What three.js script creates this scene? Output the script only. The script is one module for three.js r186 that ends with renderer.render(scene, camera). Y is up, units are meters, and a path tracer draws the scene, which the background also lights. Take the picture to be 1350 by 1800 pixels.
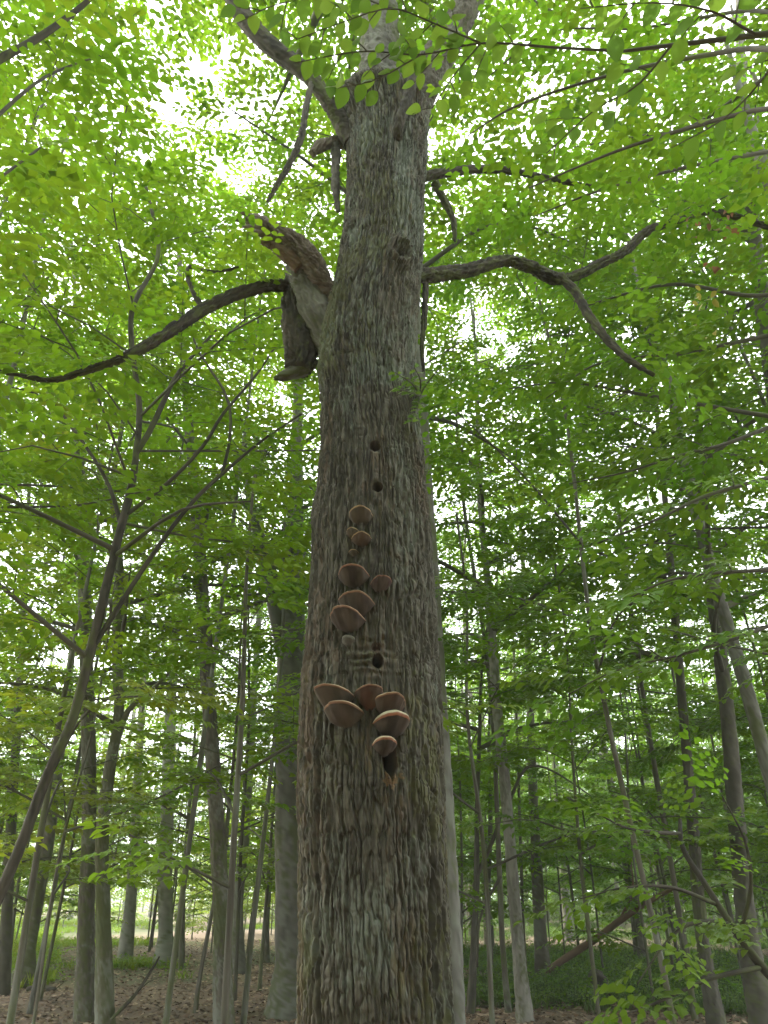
import * as THREE from 'three';
import { mergeGeometries } from 'three/addons/utils/BufferGeometryUtils.js';

// ---------------------------------------------------------------- camera, sky, sun, exposure
const F = 1300, PITCH = THREE.MathUtils.degToRad(27.5), EYE = new THREE.Vector3(0, 1.55, 0);
const scene = new THREE.Scene();
const camera = new THREE.PerspectiveCamera(2 * Math.atan(900 / F) * 180 / Math.PI, 0.75, 0.1, 600);
camera.position.copy(EYE);
camera.rotation.x = PITCH;
const renderer = new THREE.WebGLRenderer();
renderer.toneMapping = THREE.LinearToneMapping;
renderer.toneMappingExposure = 5.9;
renderer.shadowMap.enabled = true;
{
  const W = 128, H = 64, d = new Float32Array(W * H * 4);
  for (let j = 0; j < H; j++) for (let i = 0; i < W; i++) {
    const el = ((j + 0.5) / H - 0.5) * Math.PI, s = Math.max(0, Math.sin(el));
    const L = 1.25 * (0.62 + 0.38 * s), o = (j * W + i) * 4;          // even white overcast, a little brighter overhead
    d[o] = L * 0.97; d[o + 1] = L; d[o + 2] = L * 1.04; d[o + 3] = 1;
  }
  const sky = new THREE.DataTexture(d, W, H, THREE.RGBAFormat, THREE.FloatType);
  sky.mapping = THREE.EquirectangularReflectionMapping; sky.magFilter = THREE.LinearFilter; sky.needsUpdate = true;
  scene.background = sky; scene.environment = sky;
}
const sun = new THREE.DirectionalLight(0xfff1d8, 1.5);
sun.position.set(-44, 40, -36); sun.target.position.set(0, 4, -8);
sun.castShadow = true; sun.shadow.radius = 24;
Object.assign(sun.shadow.camera, { left: -60, right: 60, top: 60, bottom: -60, near: 1, far: 200 });
sun.shadow.mapSize.set(2048, 2048);
scene.add(sun, sun.target);
scene.fog = new THREE.FogExp2(0xe8f2e4, 0.002);

// ---------------------------------------------------------------- numbers and noise
const V = (x, y, z) => new THREE.Vector3(x, y, z);
let seed = 20240611;
const rnd = () => { seed = (seed + 0x6d2b79f5) | 0; let t = Math.imul(seed ^ (seed >>> 15), 1 | seed); t = (t + Math.imul(t ^ (t >>> 7), 61 | t)) ^ t; return ((t ^ (t >>> 14)) >>> 0) / 4294967296; };
const rr = (a, b) => a + (b - a) * rnd();
const lerp = (a, b, t) => a + (b - a) * t, clamp = (x, a = 0, b = 1) => Math.min(b, Math.max(a, x));
const sst = (a, b, x) => { const t = clamp((x - a) / (b - a)); return t * t * (3 - 2 * t); };
const hash = (x, y) => { let h = Math.imul(x | 0, 374761393) + Math.imul(y | 0, 668265263); h = Math.imul(h ^ (h >>> 13), 1274126177); return ((h ^ (h >>> 16)) >>> 0) / 4294967296; };
function vn(x, y) {
  const ix = Math.floor(x), iy = Math.floor(y), fx = x - ix, fy = y - iy, u = fx * fx * (3 - 2 * fx), v = fy * fy * (3 - 2 * fy);
  return lerp(lerp(hash(ix, iy), hash(ix + 1, iy), u), lerp(hash(ix, iy + 1), hash(ix + 1, iy + 1), u), v);
}
const fbm = (x, y) => 0.5 * vn(x, y) + 0.27 * vn(x * 2.03 + 17, y * 2.03 + 5) + 0.15 * vn(x * 4.1 + 3, y * 4.1 + 31) + 0.08 * vn(x * 8.3, y * 8.3 + 9);
function worley(x, y) {
  const ix = Math.floor(x), iy = Math.floor(y);
  let a = 9, b = 9, id = 0;
  for (let j = -1; j < 2; j++) for (let i = -1; i < 2; i++) {
    const cx = ix + i, cy = iy + j, dx = cx + 0.1 + 0.8 * hash(cx, cy + 91) - x, dy = cy + 0.1 + 0.8 * hash(cx + 57, cy) - y, d = Math.hypot(dx, dy);
    if (d < a) { b = a; a = d; id = hash(cx + 7, cy + 13); } else if (d < b) b = d;
  }
  return [a, b, id];
}
// a point of the photograph (1350 x 1800 pixels) at a distance zd in front of the lens
const CO = Math.cos(PITCH), SI = Math.sin(PITCH);
function at(px, py, zd) {
  const X = (px - 675) / F, Y = (900 - py) / F, k = zd / (CO - Y * SI);
  return V(X * k, EYE.y + k * (Y * CO + SI), -zd);
}
const depthOf = (p) => -p.z * CO + (p.y - EYE.y) * SI;              // along the view
const rad = (wpx, p) => (wpx / 2 / F) * depthOf(p);                 // half of a width in pixels, in metres

// ---------------------------------------------------------------- names, labels
const used = {};
const numbered = (n) => { const k = used[n] = (used[n] ?? -1) + 1; return k ? n + '_' + String(k).padStart(3, '0') : n; };
function tag(o, label, category, group, kind) {
  if (label) o.userData.label = label;
  if (category) o.userData.category = category;
  if (group) o.userData.group = group;
  if (kind) o.userData.kind = kind;
  return o;
}
function thing(name, pos, label, category, group) {
  const o = new THREE.Group(); o.name = numbered(name); o.position.copy(pos); scene.add(o);
  return tag(o, label, category, group);
}
function part(name, geo, mat, parent) {
  const m = new THREE.Mesh(geo, mat); m.name = numbered(name); m.castShadow = m.receiveShadow = true;
  const w = V(0, 0, 0); for (let p = parent; p && p !== scene; p = p.parent) w.add(p.position);
  m.position.sub(w);                                                // geometries are given in the world's axes
  parent.add(m); return m;
}
function stuffPart(name, geo, mat, list, parent) {                  // list of {m: Matrix4, c: Color}
  const im = new THREE.InstancedMesh(geo, mat, list.length); im.name = numbered(name); im.userData.kind = 'stuff';
  im.castShadow = im.receiveShadow = true;
  list.forEach((e, i) => { im.setMatrixAt(i, e.m); im.setColorAt(i, e.c); });
  for (let p = parent; p && p !== scene; p = p.parent) im.position.sub(p.position);
  parent.add(im); return im;
}

// ---------------------------------------------------------------- materials
const barkMat = new THREE.MeshStandardMaterial({ vertexColors: true, roughness: 0.95 });
const fungusMat = new THREE.MeshStandardMaterial({ vertexColors: true, roughness: 0.8 });
const groundMat = new THREE.MeshStandardMaterial({ vertexColors: true, roughness: 1 });
const litterMat = new THREE.MeshStandardMaterial({ color: 0xffffff, roughness: 0.9, side: THREE.DoubleSide });
const leafMat = new THREE.MeshPhysicalMaterial({ color: 0xffffff, roughness: 1, transmission: 0.6, thickness: 0, specularIntensity: 0.35, side: THREE.DoubleSide });
const nearLeafMats = [[0.165, 0.28, 0.026], [0.135, 0.245, 0.024], [0.19, 0.3, 0.03], [0.11, 0.21, 0.026]].map((c) => new THREE.MeshPhysicalMaterial({ color: new THREE.Color().setRGB(...c), roughness: 0.9, transmission: 0.55, thickness: 0, specularIntensity: 0.5, side: THREE.DoubleSide }));

// ---------------------------------------------------------------- bark
const ridge = (x, y) => Math.abs(2 * (0.72 * vn(x, y) + 0.28 * vn(x * 2.1 + 9, y * 2.3 + 4)) - 1);
function bark(u, v, size = 1) {                                     // u round the stem, v along it, metres; returns [height 0..1, id of the plate]
  u += 0.012 * size * (fbm(u * 8 / size + 3, v * 4 / size) - 0.5) * 2 + 0.004 * size * (vn(u * 60 / size, v * 22 / size) - 0.5);
  const [, , id] = worley(u / (0.035 * size), v / (0.16 * size));
  const f1 = sst(0.04, 0.22, ridge(u / (0.035 * size), v / (0.36 * size))), f2 = sst(0.03, 0.24, ridge(u / (0.023 * size) + 31, v / (0.14 * size) + 7));
  const f3 = sst(0.0, 0.25, ridge(u / (0.07 * size) + 11, v / (0.05 * size) + 3));
  const p = Math.min(f1, 0.3 + 0.7 * f2) * lerp(0.72, 1, f3);
  return [p * (0.8 + 0.35 * id) + 0.2 * (fbm(u * 90 / size, v * 20 / size) - 0.5), id];
}
const mixc = (a, b, t) => [lerp(a[0], b[0], t), lerp(a[1], b[1], t), lerp(a[2], b[2], t)];
function oakTone(u, v, id) {
  const g = fbm(u * 3.1 + 4, v * 1.1), s = fbm(u * 40, v * 18), w = fbm(u * 1.6 + 20, v * 0.8 + 3), k = fbm(u * 95 + 3, v * 11), q = fbm(u * 160, v * 45);
  let c = mixc([0.036, 0.031, 0.022], [0.125, 0.114, 0.086], clamp(0.32 * id + 0.6 * (g - 0.3) + 1.5 * (k - 0.4) + 0.7 * (q - 0.5)));
  const lich = sst(0.5, 0.6, fbm(u * 4 + 9, v * 2.2 + 7) * 0.5 + k * 0.28 + q * 0.22 + (v > 5.2 ? 0.045 : v < 1.9 ? 0.03 : -0.04));
  c = mixc(c, [0.15, 0.168, 0.138], 0.7 * lich);
  const moss = sst(0.5, 0.6, w * 0.45 + s * 0.3 + k * 0.25 + 0.13 * sst(0.0, 0.4, u) * sst(4.5, 1.5, v) - 0.04 + (Math.abs(v - 6.1) < 0.7 && u < 0.1 ? 0.06 : 0));
  c = mixc(c, [0.085, 0.086, 0.026], 0.65 * moss);
  const red = sst(0.52, 0.62, fbm(u * 9, v * 1.6 + 12) * 0.5 + k * 0.5 + 0.12 * sst(-0.2, -0.5, u) * sst(5, 2, v) - 0.05);
  return mixc(c, [0.12, 0.068, 0.042], 0.38 * red);
}
const TONES = {
  black: [[0.035, 0.03, 0.024], [0.085, 0.072, 0.056]],
  grey: [[0.1, 0.094, 0.08], [0.18, 0.172, 0.15]], dark: [[0.07, 0.062, 0.05], [0.11, 0.1, 0.08]], mossy: [[0.1, 0.1, 0.05], [0.14, 0.13, 0.09]],
  pale: [[0.17, 0.16, 0.138], [0.28, 0.265, 0.235]], brown: [[0.13, 0.085, 0.055], [0.2, 0.13, 0.09]], dead: [[0.11, 0.085, 0.065], [0.2, 0.165, 0.135]], oak: [[0.075, 0.064, 0.05], [0.15, 0.132, 0.108]],
};
// tapered stem along points with radii; rough > 0 gives it bark relief (metres deep)
function stem(pts, radii, { sides = 10, step = 0.12, tone = 'grey', rough = 0, size = 1, moss = 0, cap = true } = {}) {
  const curve = new THREE.CatmullRomCurve3(pts, false, 'centripetal'), L = curve.getLength(), n = Math.max(3, Math.ceil(L / step));
  const P = [], R = [];
  for (let i = 0; i <= n; i++) {
    const t = i / n; P.push(curve.getPoint(t));
    const k = t * (radii.length - 1), j = Math.min(radii.length - 2, Math.floor(k)); R.push(lerp(radii[j], radii[j + 1], k - j));
  }
  const T = P.map((_, i) => V().subVectors(P[Math.min(n, i + 1)], P[Math.max(0, i - 1)]).normalize());
  let N = V(1, 0, 0); if (Math.abs(T[0].x) > 0.8) N.set(0, 0, 1);
  const pos = [], col = [], idx = [], off = rnd() * 50, [c0, c1] = TONES[tone];
  let v = 0;
  for (let i = 0; i <= n; i++) {
    if (i) v += P[i].distanceTo(P[i - 1]);
    N = N.clone().addScaledVector(T[i], -N.dot(T[i])).normalize();
    const B = V().crossVectors(T[i], N);
    for (let j = 0; j < sides; j++) {
      const a = j / sides * Math.PI * 2, u = a * Math.max(R[i], 0.03) + off;
      let h = (fbm(Math.cos(a) * 1.3 + off, v * 1.6 + Math.sin(a) * 1.3) - 0.5) * 0.25 * R[i], id = fbm(u * 9, v * 5);
      if (rough) { const [b, k] = bark(u, v, size); h += (b - 0.6) * rough; id = 0.6 * id + 0.4 * k; }
      const r = R[i] + h, q = P[i].clone().addScaledVector(N, Math.cos(a) * r).addScaledVector(B, Math.sin(a) * r);
      pos.push(q.x, q.y, q.z);
      let c = mixc(c0, c1, clamp(1.5 * (id - 0.5) + 0.5 + 0.9 * (vn(u * 45, v * 9) - 0.5) + 1.4 * (fbm(u * 6 + 7, v * 2.2) - 0.5)));
      const m = sst(0.5, 0.62, 0.55 * fbm(u * 5 + 4, v * 1.4) + 0.45 * fbm(u * 26, v * 20) + moss * (q.y < 2.6 ? 0.12 * fbm(u * 3, 7) + 0.04 : 0) - 0.03);
      if (tone === 'grey' || tone === 'oak' || tone === 'pale' || tone === 'mossy') c = mixc(c, [0.21, 0.22, 0.18], 0.65 * sst(0.53, 0.6, 0.6 * fbm(u * 6 + 31, v * 3.5) + 0.4 * fbm(u * 40, v * 30)));
      if (tone !== 'dead' && tone !== 'brown') c = mixc(c, [0.09, 0.105, 0.035], m * 0.75);
      col.push(...c);
    }
  }
  for (let i = 0; i < n; i++) for (let j = 0; j < sides; j++) {
    const a = i * sides + j, b = i * sides + (j + 1) % sides, c = a + sides, d = b + sides;
    idx.push(a, b, c, b, d, c);
  }
  if (cap) for (const [row, p, flip] of [[0, P[0], 1], [n, P[n], 0]]) {
    const k = pos.length / 3; pos.push(p.x, p.y, p.z); col.push(...c1);
    for (let j = 0; j < sides; j++) { const a = row * sides + j, b = row * sides + (j + 1) % sides; flip ? idx.push(k, b, a) : idx.push(k, a, b); }
  }
  const g = new THREE.BufferGeometry();
  g.setAttribute('position', new THREE.Float32BufferAttribute(pos, 3)); g.setAttribute('color', new THREE.Float32BufferAttribute(col, 3));
  g.setIndex(idx); g.computeVertexNormals();
  return g;
}

// ---------------------------------------------------------------- leaves
function leafGeo(L, W, rows = 2, fold = 0.18, lobes = 0) {            // lies along +x, base at the origin, face up
  const pos = [], idx = [], mid = [], lo = [], hi = [];
  const shape = (t) => { const s = Math.pow(Math.sin(Math.PI * Math.pow(t, 0.82)), 0.8); return lobes ? s * (0.62 + 0.38 * Math.cos(t * Math.PI * 2 * lobes)) * (0.5 + 0.9 * t) : s; };
  for (let i = 0; i <= rows; i++) {
    const t = i / rows, w = i === 0 || i === rows ? 0 : shape(t) * W / 2, x = t * L, y = -0.22 * L * t * t;
    mid.push(pos.length / 3); pos.push(x, y, 0);
    if (w) { lo.push(pos.length / 3); pos.push(x, y + w * fold * 2, -w); hi.push(pos.length / 3); pos.push(x, y + w * fold * 2, w); } else { lo.push(mid[i]); hi.push(mid[i]); }
  }
  const tri = (a, b, c) => { if (a !== b && b !== c && a !== c) idx.push(a, b, c); };
  for (let i = 0; i < rows; i++) { tri(mid[i], mid[i + 1], lo[i]); tri(lo[i], mid[i + 1], lo[i + 1]); tri(mid[i], hi[i], mid[i + 1]); tri(hi[i], hi[i + 1], mid[i + 1]); }
  const g = new THREE.BufferGeometry(); g.setAttribute('position', new THREE.Float32BufferAttribute(pos, 3)); g.setIndex(idx); g.computeVertexNormals();
  return g;
}
const M4 = (p, q, s = 1) => new THREE.Matrix4().compose(p, q, V(s, s, s));
const EU = (x, y, z) => new THREE.Quaternion().setFromEuler(new THREE.Euler(x, y, z, 'YXZ'));
function sprayGeo(len, n, leafL, leafW, rows = 3) {                   // a flat beech spray: leaves alternate along a twig and its side twigs
  const gs = [], leaf = leafGeo(leafL, leafW, rows);
  const put = (x, z, a) => { const g = leaf.clone(); g.applyMatrix4(M4(V(x, rr(-0.02, 0.02) - 0.12 * x * x, z), EU(rr(-0.3, 0.3), a, rr(-0.3, 0.15)), rr(0.6, 1.2))); gs.push(g); };
  for (let i = 0; i < n; i++) {
    const t = (i + 0.5) / n, x = t * len, s = i % 2 ? 1 : -1, reach = 0.3 * len * (1.15 - t);
    put(x, 0, s * rr(0.5, 1.0));
    for (let k = 1; k * 0.055 < reach; k++) put(x + k * 0.035, -s * k * 0.055, s * rr(0.1, 1.4));
  }
  put(len, 0, rr(-0.2, 0.2));
  return mergeGeometries(gs);
}
const SPRAYS = [0, 1, 2].map(() => sprayGeo(0.62, 9, 0.112, 0.076));
const FARSPRAYS = [0, 1].map(() => sprayGeo(0.75, 8, 0.13, 0.08, 2));
console.log('spray tris', SPRAYS.map((g) => g.index.count / 3), FARSPRAYS[0].index.count / 3);
const GREENS = { light: [0.18, 0.315, 0.012], mid: [0.155, 0.285, 0.012], deep: [0.14, 0.265, 0.012], yellow: [0.23, 0.32, 0.02], blue: [0.11, 0.175, 0.05] };
function tint(kind) { const c = GREENS[kind], k = rr(0.72, 1.2), w = rr(-0.12, 0.16); return new THREE.Color().setRGB(c[0] * k * (1 + w), c[1] * k, c[2] * k); }
const X1 = V(1, 0, 0);
function sprayAt(list, p, dir, kind, s = 1) {                       // a spray growing from p along dir, its face turned up
  const d = dir.clone().normalize(), up = V(rr(-0.25, 0.25), 1, rr(-0.25, 0.25)); up.addScaledVector(d, -up.dot(d)).normalize();
  const z = V().crossVectors(d, up), m = new THREE.Matrix4().makeBasis(d, up, z).scale(V(s, s, s)).setPosition(p);
  list.push({ m, c: tint(kind) });
}
// foliage along a branch: side twigs in one layer, sprays on them
function leafBranch(list, twigs, pts, radii, { kind = 'mid', density = 1, spread = 0.5, from = 0.15, tone = 'dark', s = 1 } = {}) {
  const c = new THREE.CatmullRomCurve3(pts, false, 'centripetal'), L = c.getLength(), n = Math.max(2, Math.round(L * 2.45 * density));
  for (let i = 0; i < n; i++) {
    const t = lerp(from, 1, (i + rnd()) / n), p = c.getPoint(t), d = c.getTangent(t), side = (i % 2 ? 1 : -1) * rr(0.5, 1.15);
    const w = V(d.x, 0, d.z).normalize().applyAxisAngle(V(0, 1, 0), side); w.y = rr(-0.2, 0.18) + d.y * 0.4;
    const tl = L * spread * (1.05 - 0.7 * t) * rr(0.5, 1.1), m = Math.max(1, Math.round(tl / 0.3));
    for (let k = 0; k < m; k++) {
      const q = p.clone().addScaledVector(w, (k + rr(0, 0.6)) * 0.3); q.y += rr(-0.06, 0.06) - 0.03 * k * k * 0.3;
      const dd = w.clone().applyAxisAngle(V(0, 1, 0), rr(-0.7, 0.7)); dd.y += rr(-0.25, 0.1);
      sprayAt(list, q, dd, kind, s * rr(0.8, 1.2));
    }
    if (twigs && tl > 0.5) twigs.push(stem([p, p.clone().addScaledVector(w, tl * 0.5).add(V(0, 0.02, 0)), p.clone().addScaledVector(w, tl)], [Math.max(0.006, radii[0] * 0.25), 0.004], { sides: 3, step: 0.62, tone, cap: false }));
  }
  sprayAt(list, c.getPoint(1), c.getTangent(1), kind, s);
}
// limbs and foliage round a stem
function crown(o, path, { hb = 4, top, n = 26, len = 3, kind = 'mid', density = 1, rise = 0.25, tone = 'dark', s = 1, far = false, keep = null, limbs = 6, twigy = true, r0 = 0.05 } = {}) {
  const c = new THREE.CatmullRomCurve3(path, false, 'centripetal'), list = [], twigs = [], az0 = rnd() * 6.28;
  const H = top ?? path[path.length - 1].y; n = Math.round(n * 0.6);
  let lo = 0, hi = 1; for (let i = 0; i < 20; i++) { const m = (lo + hi) / 2; c.getPoint(m).y < hb ? lo = m : hi = m; }
  for (let i = 0; i < n; i++) {
    const t = lerp(lo, 1, Math.pow((i + rnd()) / n, 0.85)), p = c.getPoint(t), e = (p.y - hb) / Math.max(1, H - hb);
    const az = az0 + i * 2.4 + rr(-0.4, 0.4), L = len * (0.55 + 0.6 * Math.sin(Math.PI * clamp(0.18 + 0.8 * e))) * rr(0.6, 1.15);
    const d = V(Math.cos(az), 0, Math.sin(az)), tip = p.clone().addScaledVector(d, L).add(V(0, L * rise * rr(0.3, 1.5), 0));
    if (keep && !keep(p.clone().lerp(tip, 0.6)) ) continue;
    const midp = p.clone().addScaledVector(d.clone().applyAxisAngle(V(0, 1, 0), rr(-0.25, 0.25)), L * 0.5).add(V(0, L * rise * rr(0.5, 1.1), 0));
    const r = r0 * (0.5 + 0.5 * L / len) * (1 - 0.5 * e), pts = [p, midp, tip];
    if (i < limbs) part('branch', stem(pts, [r, r * 0.7, 0.008], { sides: 6, step: 0.3, tone, cap: false }), barkMat, o);
    else if (!far) twigs.push(stem(pts, [r * 0.6, r * 0.4, 0.006], { sides: 4, step: 0.62, tone, cap: false }));
    leafBranch(list, twigy && !far ? twigs : null, pts, [r], { kind, density, tone, s });
  }
  const ok = keep ? list.filter((e) => keep(V().setFromMatrixPosition(e.m))) : list;
  if (twigs.length) { const w = part('twig', mergeGeometries(twigs), barkMat, o); w.userData.kind = 'stuff'; }
  if (ok.length) stuffPart('crown', far ? FARSPRAYS[Math.floor(rnd() * 2)] : SPRAYS[Math.floor(rnd() * 3)], leafMat, ok, o);
  sprayCount += ok.length;
}
let sprayCount = 0;

// keeps leaves out of the cone between lens and oak stem, and away from the lens
const oakX = (h) => lerp(-0.09, 0.02, clamp(h / 9));
function clearOfOak(p) {
  const d = depthOf(p); if (d < 0.4) return p.length() > 2.5;
  if (p.z < -6.2) return true;
  const t = 5.4 / Math.max(0.3, -p.z), x = p.x * t, h = EYE.y + (p.y - EYE.y) * t;      // where the sight line through p meets the oak
  return h < 0 || h > 9.4 || Math.abs(x - oakX(h)) > 0.95;
}

// ---------------------------------------------------------------- ground
const groundY = (x, z) => 0.35 * (fbm(x * 0.07 + 40, z * 0.07 + 40) - 0.5) + 0.1 * (fbm(x * 0.4, z * 0.4) - 0.5);
{
  const pos = [], col = [], idx = [], nA = 260, rows = [];
  for (let r = 1; r < 420; r *= r < 50 ? 1.02 : 1.12) rows.push(r);
  rows.forEach((r, i) => {
    for (let j = 0; j < nA; j++) {
      const a = j / nA * Math.PI * 2, x = Math.cos(a) * r, z = Math.sin(a) * r;
      pos.push(x, groundY(x, z), z);
      const n = fbm(x * 1.3, z * 1.3), m = fbm(x * 0.16 + 9, z * 0.16 + 2), f = vn(x * 9, z * 9);
      let c = mixc([0.13, 0.09, 0.065], [0.27, 0.195, 0.145], clamp(0.6 * n + 0.5 * f - 0.1));
      c = mixc(c, [0.075, 0.1, 0.03], 0.8 * sst(0.5, 0.6, m + (r > 22 ? 0.12 : 0)));
      col.push(...c);
    }
  });
  const c0 = pos.length / 3; pos.push(0, groundY(0, 0), 0); col.push(0.2, 0.14, 0.1);
  for (let j = 0; j < nA; j++) idx.push(c0, (j + 1) % nA, j);
  for (let i = 0; i < rows.length - 1; i++) for (let j = 0; j < nA; j++) {
    const a = i * nA + j, b = i * nA + (j + 1) % nA, c = a + nA, d = b + nA; idx.push(a, b, c, b, d, c);
  }
  const g = new THREE.BufferGeometry();
  g.setAttribute('position', new THREE.Float32BufferAttribute(pos, 3)); g.setAttribute('color', new THREE.Float32BufferAttribute(col, 3));
  g.setIndex(idx); g.computeVertexNormals();
  const m = new THREE.Mesh(g, groundMat); m.name = 'forest_floor'; m.receiveShadow = true;
  tag(m, 'brown leaf-strewn forest floor stretching away beneath the trees', 'ground', null, 'structure'); scene.add(m);
}

// ---------------------------------------------------------------- the old oak
const OAKZ = (py) => lerp(5.0, 5.55, clamp((py - 150) / 1650));
// left edge, right edge of its stem in the photograph at some heights
const EDGES = [[1800, 520, 797], [1700, 522, 791], [1600, 523, 786], [1500, 524, 782], [1400, 524, 779], [1300, 527, 775], [1200, 533, 771], [1100, 543, 765], [1000, 550, 758], [930, 553, 754], [880, 560, 750], [800, 565, 742], [720, 567, 732], [650, 563, 728], [600, 566, 731], [550, 574, 735], [500, 588, 738], [450, 598, 742], [400, 604, 744], [350, 608, 745], [300, 611, 747], [250, 609, 749], [215, 601, 748], [195, 592, 742], [182, 606, 735], [170, 630, 728]];
const RINGS = EDGES.map(([py, l, r]) => { const p = at((l + r) / 2, py, OAKZ(py)); return { h: p.y, x: p.x, z: p.z, r: (r - l) / 2 / F * depthOf(p) }; });
{ const b = RINGS[0]; RINGS.unshift({ h: -0.25, x: b.x, z: b.z + 0.02, r: b.r * 1.5 }, { h: 0.2, x: b.x, z: b.z, r: b.r * 1.22 }, { h: 0.5, x: b.x, z: b.z, r: b.r * 1.08 }); }
function oakRing(h) {
  let i = 0; while (i < RINGS.length - 2 && RINGS[i + 1].h < h) i++;
  const a = RINGS[i], b = RINGS[i + 1], t = clamp((h - a.h) / (b.h - a.h)), g = (k) => lerp(a[k], b[k], t * t * (3 - 2 * t) * 0.4 + t * 0.6);
  return { x: g('x'), z: g('z'), r: g('r') };
}
// where the sight line through a pixel meets the oak's stem: point, outward direction, angle, height
function onOak(px, py) {
  const a = at(px, py, 1).sub(EYE);
  for (let k = 3; k < 7; k += 0.002) {
    const p = EYE.clone().addScaledVector(a, k), o = oakRing(p.y), dx = p.x - o.x, dz = p.z - o.z;
    if (Math.hypot(dx, dz) < o.r) { const n = V(dx, 0, dz).normalize(); return { p, n, th: Math.atan2(n.x, n.z), h: p.y, r: o.r }; }
  }
  const p = at(px, py, 5.2); return { p, n: V(0, 0, 1), th: 0, h: p.y, r: 0.4 };
}
const oak = thing('oak_tree', V(RINGS[1].x, 0, RINGS[1].z), 'thick old oak with furrowed grey bark, bracket fungi and woodpecker holes on its stem', 'tree');
{
  const HOLES = [[659, 784, 7.5, 8], [664, 856, 7, 7.5], [664, 1162, 8, 10], [662, 1138, 7, 7]].map(([x, y, w, h], i) => { const q = onOak(x, y), k = depthOf(q.p) / F; return { ...q, a: w * k * 1.3, b: h * k * 1.35, d: i === 3 ? 0.03 : 0.22 }; });
  const T = onOak(686, 1340), kT = depthOf(T.p) / F;
  const K = onOak(702, 442);
  const R0 = 0.45, cols = [], hs = [];
  for (let i = 0; i < 430; i++) cols.push(-1.75 + 3.5 * i / 430);     // fine towards the lens, coarse behind
  for (let i = 0; i < 60; i++) cols.push(1.75 + (2 * Math.PI - 3.5) * i / 60);
  const top = RINGS[RINGS.length - 1].h;
  for (let h = -0.25; h < top;) {
    hs.push(h);
    const near = HOLES.some((q) => Math.abs(h - q.h) < 0.09) || Math.abs(h - T.h) < 0.2;
    h += h < 0.6 ? 0.04 : near ? 0.006 : 0.0115;
  }
  hs.push(top);
  const pos = [], col = [], idx = [], nc = cols.length;
  for (const h of hs) {
    const o = oakRing(h);
    for (const th of cols) {
      const u = th * R0;
      let [b, id] = bark(u, h), r = o.r + (b - 0.6) * 0.029 * sst(top, top - 0.4, h), c = oakTone(u, h, id);
      r += 0.028 * (fbm(u * 1.8 + 7, h * 0.7) - 0.5) * 2;
      const seam = (u0, w, d) => { r -= d * Math.exp(-(((u - u0) / w) ** 2)); };
      if (h < 3.2) {
        seam(-0.335 + 0.02 * Math.sin(h * 3), 0.016, 0.05 * sst(3.2, 2.2, h)); seam(0.395 + 0.015 * Math.sin(h * 4), 0.02, 0.07 * sst(2.4, 1.4, h));
        r += 0.05 * sst(2.2, 0.8, h) * (Math.exp(-(((u - 0.48) / 0.06) ** 2)) + 0.7 * Math.exp(-(((u - 0.33) / 0.05) ** 2)) - 0.2);
      }
      r += 0.035 * Math.exp(-(((h - 4.28) / 0.2) ** 2) - (((u + 0.62) / 0.1) ** 2));            // swelling on the left
      { const q = HOLES[2], du = (u - q.th * R0 + 0.05) / 0.13, dv = (h - q.h - 0.02) / 0.14, m = Math.exp(-(du * du + dv * dv) * 1.3); r += m * 0.018 * Math.sin(h * 110 + 6 * fbm(u * 12, h * 9)); }   // wrinkled scar
      { const du = (u - K.th * R0) / 0.15, dv = (h - K.h) / 0.17, d = Math.hypot(du, dv); if (d < 1.6) r += 0.05 * Math.exp(-((d - 0.75) ** 2) * 9) - 0.04 * Math.exp(-d * d * 14) + 0.012 * Math.sin(d * 17 + 3 * fbm(u * 12, h * 12)) * sst(1.6, 0.8, d); }   // old branch scar
      if (h > top - 0.55) r += 0.045 * Math.exp(-(((h - top + 0.33) / 0.1) ** 2)) * (0.5 + fbm(u * 6, 3));
      for (const q of HOLES) {
        const d = Math.hypot((u - q.th * R0) * q.r / R0 / q.a, (h - q.h) / q.b) + 0.1 * (fbm(u * 90, h * 90) - 0.5);
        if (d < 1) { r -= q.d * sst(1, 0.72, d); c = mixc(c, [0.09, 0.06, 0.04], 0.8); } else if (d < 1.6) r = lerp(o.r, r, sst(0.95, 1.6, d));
      }
      { const dv = (h - T.h) / (34 * kT), w = 14 * kT * sst(-1, -0.1, dv) * sst(1.15, 0.7, dv), du = Math.abs((u - T.th * R0) * T.r / R0 + 0.012 * dv);
        if (w > 0.002 && du < w) { r -= 0.2 * sst(w, w * 0.55, du); c = mixc(c, [0.07, 0.045, 0.03], 0.85); }
        else if (dv < -0.3) { const e = Math.hypot(du / 0.05, (dv + 0.85) / 0.4); c = mixc(c, [0.26, 0.15, 0.07], 0.55 * sst(0.5, 0.62, fbm(u * 60, h * 40) + 0.35 * (1 - e))); } }
      pos.push(o.x + Math.sin(th) * r, h, o.z + Math.cos(th) * r); col.push(...c);
    }
  }
  for (let i = 0; i < hs.length - 1; i++) for (let j = 0; j < nc; j++) {
    const a = i * nc + j, b = i * nc + (j + 1) % nc, c = a + nc, d = b + nc; idx.push(a, b, c, b, d, c);
  }
  { const k = pos.length / 3, o = oakRing(top), s = (hs.length - 1) * nc; pos.push(o.x, top, o.z); col.push(0.14, 0.12, 0.1); for (let j = 0; j < nc; j++) idx.push(k, s + j, s + (j + 1) % nc); }
  const g = new THREE.BufferGeometry();
  g.setAttribute('position', new THREE.Float32BufferAttribute(pos, 3)); g.setAttribute('color', new THREE.Float32BufferAttribute(col, 3));
  g.setIndex(idx); g.computeVertexNormals();
  part('trunk', g, barkMat, oak);
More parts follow.
